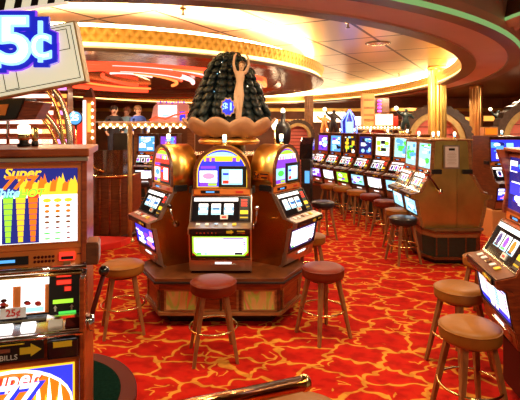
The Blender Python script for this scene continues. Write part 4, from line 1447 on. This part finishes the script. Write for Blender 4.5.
Yr = 7.1
arc_rail('curved_railing', 'chrome arched railing sweeping down across the lit staircase', (wx(30, Yr), Yr + .0, wz(103, Yr)), (wx(56, Yr), Yr, wz(115, Yr)), (wx(66, Yr), Yr, wz(150, Yr)), .04, 'chrome')
Yr = 6.7
arc_rail('curved_railing', 'pale gold arched railing right of the lit staircase', (wx(46, Yr), Yr, wz(84, Yr)), (wx(69, Yr), Yr, wz(94, Yr)), (wx(70, Yr), Yr, wz(150, Yr)), .042, 'silver_trim')
# white baluster at the far left
b = MB(); Yq = 6.3
b.tube([(wx(8, Yq), Yq, 0), (wx(8, Yq), Yq, wz(118, Yq)), (wx(12, Yq), Yq, wz(102, Yq))], .02, 'chrome', 8)
tag(b.build('stair_post'), 'thin white post in front of the lit stairs at the left edge', 'post')

# lit sign column
t = thing('sign_column', 'slim lit orange and white sign column with pointed top', 'sign', (wx(88, 8.2), 8.2, 0))
zt = wz(92, 8.2)
b = MB(); b.box((.03, 0, (zt - .1) / 2), (.16, .16, zt - .1), 'orange_paint'); b.build('shaft', t, .005)
b = MB(); b.box((-.03, -.085, zt - .55), (.05, .02, .8), 'g_white'); b.box((.05, -.085, zt - .45), (.055, .02, .5), 'step_orange'); b.build('lit_panel', t)
for k in range(6):
    b = MB(); b.ball((.11, -.09, zt - .2 - k * .12), .022, 'bulb', 8, 6); b.build('bulb', t)
b = MB(); b.py([(-.08, zt - .12), (.11, zt - .1), (.06, zt + .08)], -.06, .06, 'brown_band'); b.build('peak', t)
# blue orb price sign
t = thing('orb_sign', 'round blue lit sign reading 25 left of the sign column', 'sign', (wx(75.5, 8.9), 8.9, wz(118, 8.9)))
b = MB(); b.lathe([(0, -.03), (.12, -.03), (.125, 0), (.12, .03), (0, .03)], (0, 0, 0), 'g_sky', 24, TX); b.build('disc', t)
b = MB(); b.lathe([(.12, -.02), (.14, -.02), (.14, .02), (.12, .02)], (0, 0, 0), 'black', 24, TX); b.build('rim', t)
text('lettering', '25', .15, 'g_white', t, TX @ Matrix.Translation((0, 0, .034)), .003, .004)
b = MB(); b.tube([(0, .03, -.1), (0, .03, -1.95)], .02, 'brass', 8); b.build('post', t)

# curved wooden booth with brass rails
YK = 7.5
t = thing('attendant_booth', 'curved brown wooden booth with brass rails and glass screen', 'booth', (wx(108, YK), YK + .25, 0))
R1 = .34
hp = [(R1 * math.cos(PI + PI * k / 20), R1 * math.sin(PI + PI * k / 20)) for k in range(21)]
b = MB(); b.pz(hp + [(R1, .5), (-R1, .5)], .05, 1.0, 'brown_wood'); b.build('body', t)
for k in range(2, 20, 3):
    a = PI + PI * k / 20
    q = MB(); q.tube([(R1 * 1.0 * math.cos(a), R1 * 1.0 * math.sin(a), .1), (R1 * math.cos(a), R1 * math.sin(a), .96)], .014, 'red_wood', 6); q.build('fluting', t)
b = MB(); b.tube([(R1 * 1.08 * math.cos(PI + PI * k / 20), R1 * 1.08 * math.sin(PI + PI * k / 20), 1.0) for k in range(21)], .022, 'brass', 8); b.build('counter_rail', t)
b = MB(); b.pz([(x * 1.04, y * 1.04) for x, y in hp] + [(R1, .5), (-R1, .5)], .975, 1.0, 'mid_wood'); b.build('counter', t)
b = MB(); b.pz([(R1 * .98 * math.cos(PI + PI * k / 20), R1 * .98 * math.sin(PI + PI * k / 20)) for k in range(21)] + [(R1 * .94 * math.cos(2 * PI - PI * k / 20), R1 * .94 * math.sin(2 * PI - PI * k / 20)) for k in range(21)], 1.0, 1.42, 'smoked'); b.build('glass_screen', t)
b = MB(); b.tube([(-.36, -.1, 1.36), (-.28, -.24, 1.26), (-.18, -.30, 1.12), (-.02, -.36, 1.08)], .018, 'brass', 8); b.build('scroll_rail', t)
for s in (-1, 1):
    q = MB(); q.lathe([(.02, 1.0), (.035, 1.02), (.03, 1.12), (.035, 1.14), (0, 1.14)], (s * .09, -.28, 0), 'brass', 12); q.build('finial', t)
b = MB(); b.pz([(x * 1.15, y * 1.15) for x, y in hp] + [(R1 * 1.1, .5), (-R1 * 1.1, .5)], 0, .05, 'black'); b.build('toe_kick', t)
# chair back behind the booth
t = thing('dark_monitor', 'dark angled monitor back above the wooden booth', 'monitor', (wx(121, 8.7), 8.7, 1.05))
b = MB(); b.px([(0, .0), (.05, 0), (.10, .62), (.05, .62)], -.16, .16, 'black'); b.build('panel', t, .01)
b = MB(); b.tube([(0, .04, .02), (0, .04, -1.05)], .03, 'black', 8); b.build('stand', t)
# red step
b = MB(); b.pz([(wx(96, 7.0), 6.55), (wx(122, 7.0), 6.95), (wx(134, 7.4), 7.22), (wx(97, 7.4), 7.28)], 0, .10, 'red_paint')
tag(b.build('red_step', None, .01), 'red carpeted step at the foot of the wooden booth', 'step')
# brass pole
t = thing('brass_pole', 'slim pale gold pole right of the wooden booth holding the canopy', 'pole', (wx(130, 7.3), 7.3, 0))
b = MB(); b.tube([(0, 0, 0), (0, 0, wz(124, 7.3))], .035, 'arch_gold', 12); b.build('shaft', t)
b = MB(); b.lathe([(.07, 0), (.07, .03), (.035, .06)], (0, 0, 0), 'brass', 16); b.build('foot', t)

# canopy with bulbs
YC = 10.4
t = thing('bulb_canopy', 'long shelf canopy edged with glowing bulbs at far left', 'canopy', (0, 0, 0))
x0, x1 = wx(98, YC), wx(190, YC)
zb = wz(128, YC)
b = MB(); b.box(((x0 + x1) / 2, YC + .5, zb + .06), (x1 - x0, 1.0, .12), 'copper'); b.build('fascia', t, .01)
b = MB(); b.box(((x0 + x1) / 2, YC + .5, zb + .135), (x1 - x0 + .1, 1.06, .03), 'white'); b.build('top_edge', t)
for k in range(26):
    q = MB(); q.ball((x0 + .05 + k * (x1 - x0 - .1) / 25, YC - .03, zb + .015 + (.05 if k % 2 else 0)), .028, 'bulb', 8, 6); q.build('bulb', t)
for x in (x0 + .75, x1 - .05):
    q = MB(); q.box((x, YC + .55, zb / 2), (.16, .16, zb), 'mid_wood'); q.build('pier', t)
# two machines below
G7 = 'machines under the bulb canopy'
for i, px in enumerate((145, 167)):
    make_slot(['machine under the bulb canopy, left of the pair beyond the brass pole', 'machine under the bulb canopy, right of the pair beyond the brass pole'][i], G7,
              (wx(px, 10.6) , 10.75, .45), R(-8), 'flat', 'brown_wood', 'brown_wood', w=.43, depth=.35, seed=90 + i, h=1.15,
              pal_top=(('g_sky', ['g_white', 'g_cyan', 'g_white']), ('g_purple', ['g_pink', 'g_white', 'g_sky']))[i], pal_low=('g_white', ['g_pink']), low_frame=None, reel_style='mix', n=8, lever=False)
b = MB(); b.box((wx(155, 10.8), 10.85, .225), (1.1, .62, .45), 'dark_green')
tag(b.build('machine_plinth', None, .01), 'dark plinth under the pair of machines below the bulb canopy', 'slot machine base')
for i, (px, m) in enumerate(((101, 'g_white'), (110, 'shirt_black'), (118, 'g_cyan'))):
    pass
# neon marquee standing on the canopy
t = thing('marquee_sign', 'white lit marquee with red script neon standing on the bulb canopy', 'sign', (wx(168, YC), YC + .3, zb + .15))
b = MB(); b.py([(-.45, 0), (.42, 0), (.42, .36), (.36, .42), (-.30, .42), (-.38, .33)], -.05, .05, 'white'); b.build('housing', t, .01)
b = MB(); b.py([(-.27, .10), (.15, .10), (.15, .36), (-.27, .36)], -.06, -.05, 'g_white'); b.py([(-.18, .10), (-.02, .10), (-.02, .16), (-.18, .16)], -.064, -.06, 'g_cyan'); b.build('lit_face', t)
b = MB(); b.py([(.22, .02), (.34, .02), (.34, .22), (.22, .22)], -.06, -.05, 'g_blue'); b.build('blue_panel', t)
b = MB(); b.tube([(-.44, -.08, .03), (-.3, -.08, .10), (-.1, -.08, .06), (.1, -.08, .14), (.3, -.08, .18), (.44, -.08, .20)], .022, 'neon_streak_red', 8); b.build('red_neon', t)
for k in range(10):
    q = MB(); q.ball((-.28 + k * .066, -.06, .43 + .01 * math.sin(k)), .022, 'g_purple' if k % 2 else 'g_pink', 8, 6); q.build('bulb', t)

# mezzanine and people
b = MB(); b.box((wx(120, 13.5), 13.9, .30), (3.4, 3.0, .60), 'brown_wood'); struct(b.build('trim_9'))


def person(px, Y, zf, top_m, hair_m, label, turn, lean=0.):
    t = thing('person', label, 'person', (wx(px, Y), Y, zf), R(turn))
    j = {'pelvis': ((0, 0, .95), (.15, .11)), 'waist': ((0, 0, 1.1), (.14, .10)), 'chest': ((lean, 0, 1.30), (.17, .12)), 'sh': ((lean, 0, 1.43), (.13, .09)), 'neck': ((lean, -.01, 1.51), .055),
         'chin': ((lean, -.03, 1.56), .075), 'head': ((lean, -.01, 1.64), .098), 'crown': ((lean, 0, 1.71), .07),
         'ls': ((lean - .18, 0, 1.41), .06), 'le': ((lean - .25, -.03, 1.14), .045), 'lw': ((lean - .20, -.18, .98), .033), 'lh': ((lean - .17, -.25, .95), .035),
         'rs': ((lean + .18, 0, 1.41), .06), 're': ((lean + .25, -.03, 1.14), .045), 'rw': ((lean + .20, -.18, 1.0), .033), 'rh': ((lean + .17, -.25, .98), .035),
         'lhip': ((-.09, 0, .86), .095), 'lk': ((-.10, -.01, .48), .065), 'lc': ((-.10, .02, .33), .06), 'la': ((-.10, .02, .09), .042), 'lt': ((-.11, -.12, .035), .035),
         'rhip': ((.09, 0, .86), .095), 'rk': ((.10, -.01, .48), .065), 'rc': ((.10, .02, .33), .06), 'ra': ((.10, .02, .09), .042), 'rt': ((.11, -.12, .035), .035)}
    e = [('pelvis', 'waist'), ('waist', 'chest'), ('chest', 'sh'), ('sh', 'neck'), ('neck', 'chin'), ('chin', 'head'), ('head', 'crown'), ('sh', 'ls'), ('ls', 'le'), ('le', 'lw'), ('lw', 'lh'),
         ('sh', 'rs'), ('rs', 're'), ('re', 'rw'), ('rw', 'rh'), ('pelvis', 'lhip'), ('lhip', 'lk'), ('lk', 'lc'), ('lc', 'la'), ('la', 'lt'), ('pelvis', 'rhip'), ('rhip', 'rk'), ('rk', 'rc'), ('rc', 'ra'), ('ra', 'rt')]
    body = skin_mesh('body', j, e, 'skin', t)
    # clothes: regions of the continuous body carry their own cloth
    body.data.materials.append(M[top_m]); body.data.materials.append(M['trouser'])
    for p in body.data.polygons:
        c = p.center
        if c.z < .98 and abs(c.x - lean) < .17 and c.y > -.16 or c.z < .8: p.material_index = 2
        elif c.z < 1.48 and not (c.z < 1.06 and c.y < -.10): p.material_index = 1
    b = MB(); b.ball((lean, .018, 1.675), (.108, .115, .105), hair_m, 14, 10); b.build('hair', body)
    b = MB(); b.ball((lean, -.115, 1.62), (.014, .022, .022), 'skin', 6, 5)
    for s in (-1, 1):
        b.ball((lean + s * .036, -.098, 1.645), (.014, .008, .008), 'hair_dark', 6, 4); b.ball((lean + s * .1, .0, 1.63), (.012, .025, .035), 'skin', 6, 5)
    b.box((lean, -.10, 1.575), (.045, .012, .012), 'redbrown_leather'); b.build('face', body)
    return t


person(114, 13.0, .60, 'shirt_black', 'hair_dark', 'person in a black top standing beyond the bulb canopy', 25)
person(127, 13.9, .60, 'shirt_blue', 'hair_brown', 'person in a light blue top standing beyond the bulb canopy', -20)
person(138, 13.0, .60, 'shirt_navy', 'hair_brown', 'brown-haired person in royal blue beyond the bulb canopy', 40)

# ================================================================== FAR BACKGROUND
def arch(pc, py_base, ro, ri, Y, label, ztop=None):
    k = Y / F
    t = thing('arched_alcove', label, 'alcove', (wx(pc, Y), Y, 0))
    zc = wz(py_base, Y)
    A, B_, C2 = ro * k, (ro + ri) / 2 * k, ri * k
    def ring(r0, r1, y0, y1, m, nm, teeth=0, par=t):
        vs, fs = [], []
        nn = 49
        for i in range(nn):
            a = PI - PI * i / (nn - 1)
            rr = r0 + (teeth * abs(math.sin(i * 1.0)) if teeth else 0)
            for r_, y in ((rr, y0), (r1, y0), (rr, y1), (r1, y1)):
                vs.append((r_ * math.cos(a), y, zc + r_ * math.sin(a)))
        for i in range(nn - 1):
            o, q = i * 4, i * 4 + 4
            fs += [(o, q, q + 1, o + 1), (o + 2, o + 3, q + 3, q + 2), (o, o + 2, q + 2, q), (o + 1, q + 1, q + 3, o + 3)]
        g = MB(); g.faces(vs, fs, m)
        for s in (-1, 1): g.box((s * (r0 + r1) / 2, (y0 + y1) / 2, zc / 2), (r0 - r1, y1 - y0, zc), m)
        return g.build(nm, par)
    ring(A, B_, -.10, .25, 'arch_dark', 'carved_border', .06 * A)
    ring(B_, C2, -.06, .25, 'arch_gold', 'gold_border')
    g = MB()
    pts = [(-C2, 0)] + [(C2 * math.cos(PI - PI * i / 24), zc + C2 * math.sin(PI - PI * i / 24)) for i in range(25)] + [(C2, 0)]
    g.py(pts, .20, .28, 'pink_pad'); pad = g.build('padded_panel', t)
    g = MB()
    zz = .2
    while zz < zc + C2 * .95:
        h = C2 if zz < zc else math.sqrt(max(0, C2 ** 2 - (zz - zc) ** 2))
        g.box((0, .195, zz), (h * 1.96, .02, .016), 'maroon'); zz += C2 * .34
    g.build('seam', pad)
    return t


arch(436, 141, 35, 23, 13.5, 'large dark carved arch with red padding behind the gold column')
arch(536, 141, 41, 28, 13.5, 'large dark carved arch with red padding at the right edge')
arch(298, 136, 16, 10, 15.0, 'small dark arch with red padding left of the slim pale column')
arch(376, 146, 23, 17, 13.6, 'dark arch with red padding behind the lit tower marquee')
# dark urn silhouette
t = thing('dark_urn', 'large dark rounded urn silhouette left of the small padded arch', 'urn', (wx(283, 12.5), 12.5, 0))
k = 12.5 / F
b = MB(); b.lathe([(0, 0), (.12, 0), (.10, .4), (.06, .8), (.10, 1.2), (.20, 1.42), (.21, 1.72), (.17, 1.85), (.07, 1.92), (.055, 2.1), (.06, 2.15), (0, 2.16)], (0, 0, 0), 'black', 20); b.build('vase', t)
b = MB(); b.lathe([(0, 2.15), (.06, 2.17), (.05, 2.24), (0, 2.28)], (0, 0, 0), 'g_warm', 12); b.build('lamp', t)

# lit tower marquee above the row of six
YT = 11.9
t = thing('tower_marquee', 'tan tower with white lit marquee and magenta lights above the row of six', 'sign', (wx(378, YT), YT, 0))
k = YT / F
def Z(py): return wz(py, YT)
def X(px): return wx(px, YT) - wx(378, YT)
b = MB(); b.box(((X(362) + X(373)) / 2, 0, (Z(94) + Z(127)) / 2), (X(373) - X(362), .3, Z(94) - Z(127)), 'orange_paint')
for py in (100, 108, 115, 120): b.box(((X(362) + X(373)) / 2, -.152, Z(py)), (X(373) - X(362) - .03, .01, .05), 'mid_wood')
tw = b.build('tower', t)
b = MB(); b.box(((X(373) + X(391)) / 2, -.05, (Z(114) + Z(126)) / 2), (X(391) - X(373), .3, Z(114) - Z(126)), 'tan_trim'); mq = b.build('marquee_box', t, .01)
b = MB(); b.box(((X(373) + X(391)) / 2, -.205, (Z(115) + Z(125)) / 2), (X(391) - X(373) - .04, .01, Z(115) - Z(125)), 'g_white'); b.build('lit_face', mq)
b = MB()
for i in range(4): b.box(((X(374) + X(390)) / 2, -.212, Z(117 + i * 2.2)), (.30 - .05 * (i % 2), .004, .012), 'g_lime')
b.build('marquee_line', mq)
b = MB(); b.box((X(382), .02, (Z(98) + Z(113)) / 2), (X(388) - X(375), .2, Z(98) - Z(113)), 'brown_wood'); bx = b.build('upper_block', t, .01)
for i in range(4):
    g = MB(); g.ball((X(378.5), -.10, Z(101 + i * 3.4)), (.055, .03, .03), 'g_magenta', 10, 6); g.build('magenta_lamp', bx)
b = MB(); b.box((X(377), 0, Z(128.5)), (X(400) - X(354), .5, .07), 'tan_trim'); b.build('shelf', t, .01)
for i in range(14):
    g = MB(); g.ball((X(355) + i * (X(399) - X(355)) / 13, -.26, Z(127.4)), .022, 'bulb', 8, 6); g.build('bulb', t)
for px in (358, 396):
    g = MB(); g.box((X(px), .1, Z(130) / 2), (.12, .12, Z(130)), 'brown_wood'); g.build('pier', t)
b = MB(); b.box((X(395), 0, (Z(116) + Z(126)) / 2), (.12, .15, .24), 'red_label'); b.build('red_block', t, .01)
b = MB(); b.box((X(357.5), -.02, (Z(116) + Z(126)) / 2), (.14, .15, .22), 'g_white'); b.build('lit_block', t, .01)
# blue neon lantern
YB = 11.6
t = thing('blue_neon_lantern', 'tall blue neon lantern sign left of the tan tower', 'sign', (wx(348.5, YB), YB, 0))
zl, zh = wz(136, YB), wz(110, YB)
b = MB(); b.lathe([(0, zl), (.17, zl), (.19, zl + .15), (.19, zl + .36), (.12, zl + .50), (.05, zl + .56), (0, zh)], (0, .06, 0), 'g_navy', 16); b.build('body', t)
for s in (-1, -.45, .45, 1):
    g = MB(); g.tube([(s * .17, -.13, zl), (s * .19, -.13, zl + .36), (s * .10, -.13, zl + .50), (0, -.13, zh)], .016, 'neon_blue', 8); g.build('neon_tube', t)
b = MB(); b.box((0, -.14, zl + .22), (.14, .03, .26), 'g_cyan'); b.build('lit_face', t)
b = MB(); b.box((0, .06, zl / 2), (.2, .2, zl), 'brown_wood'); b.build('pier', t)


def figure_lamp(px, Y, pt, pb, m, m2, label):
    t = thing('figurine', label, 'figurine', (wx(px, Y), Y, 0))
    zb_, zt_ = wz(pb, Y), wz(pt, Y)
    h = zt_ - zb_
    j = {'p': ((0, 0, zb_ + h * .45), (.09, .07)), 'c': ((.02, 0, zb_ + h * .68), (.10, .08)), 'n': ((.02, -.01, zb_ + h * .80), .035), 'h': ((.03, -.02, zb_ + h * .92), .06),
         'l1': ((-.12, 0, zb_ + h * .72), .04), 'l2': ((-.20, -.03, zb_ + h * .88), .03), 'r1': ((.14, 0, zb_ + h * .66), .04), 'r2': ((.22, -.03, zb_ + h * .50), .03),
         'a': ((-.05, 0, zb_ + h * .22), .06), 'a2': ((-.06, 0, zb_ + .03), .035), 'b': ((.08, 0, zb_ + h * .22), .06), 'b2': ((.07, 0, zb_ + .03), .035)}
    skin_mesh('body', j, [('p', 'c'), ('c', 'n'), ('n', 'h'), ('c', 'l1'), ('l1', 'l2'), ('c', 'r1'), ('r1', 'r2'), ('p', 'a'), ('a', 'a2'), ('p', 'b'), ('b', 'b2')], m, t)
    g = MB(); g.lathe([(.14, zb_ - .08), (.16, zb_), (0, zb_ + .01)], (0, 0, 0), m2, 14); g.lathe([(.10, 0), (.10, zb_ - .08)], (0, 0, 0), 'brown_wood', 12); g.build('pedestal', t)
    g = MB(); g.ball((-.22, -.03, zb_ + h * .95), .05, 'g_warm', 10, 8); g.build('lamp', t)


figure_lamp(405, 11.3, 107, 131, 'feather', 'brass', 'dark figurine with lamp right of the tan tower marquee')
figure_lamp(333, 12.2, 108, 134, 'hair_dark', 'brass', 'dark figurine with lamp left of the blue neon lantern')
figure_lamp(324, 12.8, 113, 134, 'orange_paint', 'white', 'orange figurine with lamp beside the slim pale column')
figure_lamp(497, 14.5, 108, 132, 'feather', 'brass', 'dark figurine with lamp between the two big carved arches')
# soft lit wall lamps at the back
for i, (px, py, lab) in enumerate(((275, 122, 'white wall lamp right of the statue shell'), (238, 146, None), (352, 105, None), (108, 105, None))):
    if lab is None: continue
    t = thing('wall_lamp', lab, 'lamp', (wx(px, 13), 13, 0))
    g = MB(); g.lathe([(.05, 1.7), (.09, 1.78), (.07, 1.98), (0, 2.0)], (0, 0, 0), 'g_warm', 12); g.build('shade', t)
    g = MB(); g.tube([(0, 0, 0), (0, 0, 1.72)], .03, 'brass', 8); g.build('post', t)
# warm back-lit panels of the far wall
for i, (p0, p1, q0, q1, m) in enumerate(((313, 345, 112, 122, 'g_warm'), (235, 262, 118, 128, 'g_warm'), (448, 470, 117, 121, 'step_orange'), (484, 505, 116, 121, 'step_orange'), (392, 420, 108, 111, 'step_orange'))):
    Yw = 21.
    g = MB(); g.box((wx((p0 + p1) / 2, Yw), Yw, wz((q0 + q1) / 2, Yw)), (wx(p1, Yw) - wx(p0, Yw), .06, wz(q0, Yw) - wz(q1, Yw)), m)
    struct(g.build('trim_%d' % (10 + i)))

# ================================================================== LIGHT AND CAMERA
def area(name, loc, size, power, col=(1, .76, .48), rot=(0, 0, 0), sy=None):
    l = bpy.data.lights.new(name, 'AREA')
    l.energy = power
    l.color = col
    l.size = size
    if sy:
        l.shape = 'RECTANGLE'; l.size_y = sy
    o = bpy.data.objects.new(name, l)
    o.location = loc
    o.rotation_euler = rot
    COL.objects.link(o)
    return o


for i, (x, y, p) in enumerate(((-.1, 3.5, 45), (1.6, 3.0, 50), (.9, .6, 60), (-1.7, 3.6, 35), (.8, 3.75, 30), (-2.2, 4.8, 30), (2.9, 6.2, 50), (5.0, 9, 70), (1.0, 7.4, 60), (2.3, 10.2, 60), (.6, 12.5, 70), (3.6, 11.8, 90), (6.5, 11.5, 60), (1.0, 20.5, 130), (7, 20, 130), (-1.0, 18.0, 110), (-4.0, 8.6, 50), (-6.0, 12, 70), (-3.4, 12.0, 70), (7.5, 14, 90))):
    in_disc = ((x - DC[0]) / DA) ** 2 + ((y - DC[1]) / DB) ** 2 < 1
    in_oval = ((x - EC[0]) / EA) ** 2 + ((y - EC[1]) / EB) ** 2 < 1
    area('added_ceiling_fill', (x, y, 2.68 if in_disc else (3.22 if in_oval else 2.76)), .30, p * .55)  # unseen ceiling lamps, some added to brighten people, gold barrels and back wall
for x, y, p in ((3.6, 10.4, 45), (7.2, 10.4, 45), (.9, 12.0, 40)):
    area('added_arch_fill', (x, y, 2.74), .3, p, (1, .76, .48), (R(58), 0, 0))  # added fill aimed at the arches, which the ceiling light leaves dark
w = bpy.data.worlds.new('room_glow')
scene.world = w
w.use_nodes = True
# the unseen rest of the hall behind the camera: dim warm surroundings with scattered lamps
nt = w.node_tree
tc = nt.nodes.new('ShaderNodeTexCoord'); nn = nt.nodes.new('ShaderNodeTexNoise'); rp = nt.nodes.new('ShaderNodeValToRGB')
nn.inputs['Scale'].default_value = 5; nn.inputs['Detail'].default_value = 3
el = rp.color_ramp.elements
el[0].position = .50; el[0].color = (.10, .055, .03, 1)
el[1].position = .68; el[1].color = (1, .80, .5, 1)
nt.links.new(tc.outputs['Generated'], nn.inputs['Vector']); nt.links.new(nn.outputs['Fac'], rp.inputs['Fac'])
nt.links.new(rp.outputs['Color'], nt.nodes['Background'].inputs['Color'])
nt.nodes['Background'].inputs['Strength'].default_value = 1.1

cam = bpy.data.cameras.new('camera')
cam.sensor_width = 36
cam.lens = 36 * F / 520
cam.shift_y = -(200 - HY) / 520
cam.clip_start = .05
co = bpy.data.objects.new('camera', cam)
co.location = (0, 0, CH)
co.rotation_euler = (PI / 2, 0, 0)
COL.objects.link(co)
scene.camera = co
vs_ = scene.view_settings
vs_.view_transform = 'Standard'
vs_.look = 'None'
vs_.gamma = 1
vs_.exposure = .28
vs_.use_curve_mapping = False
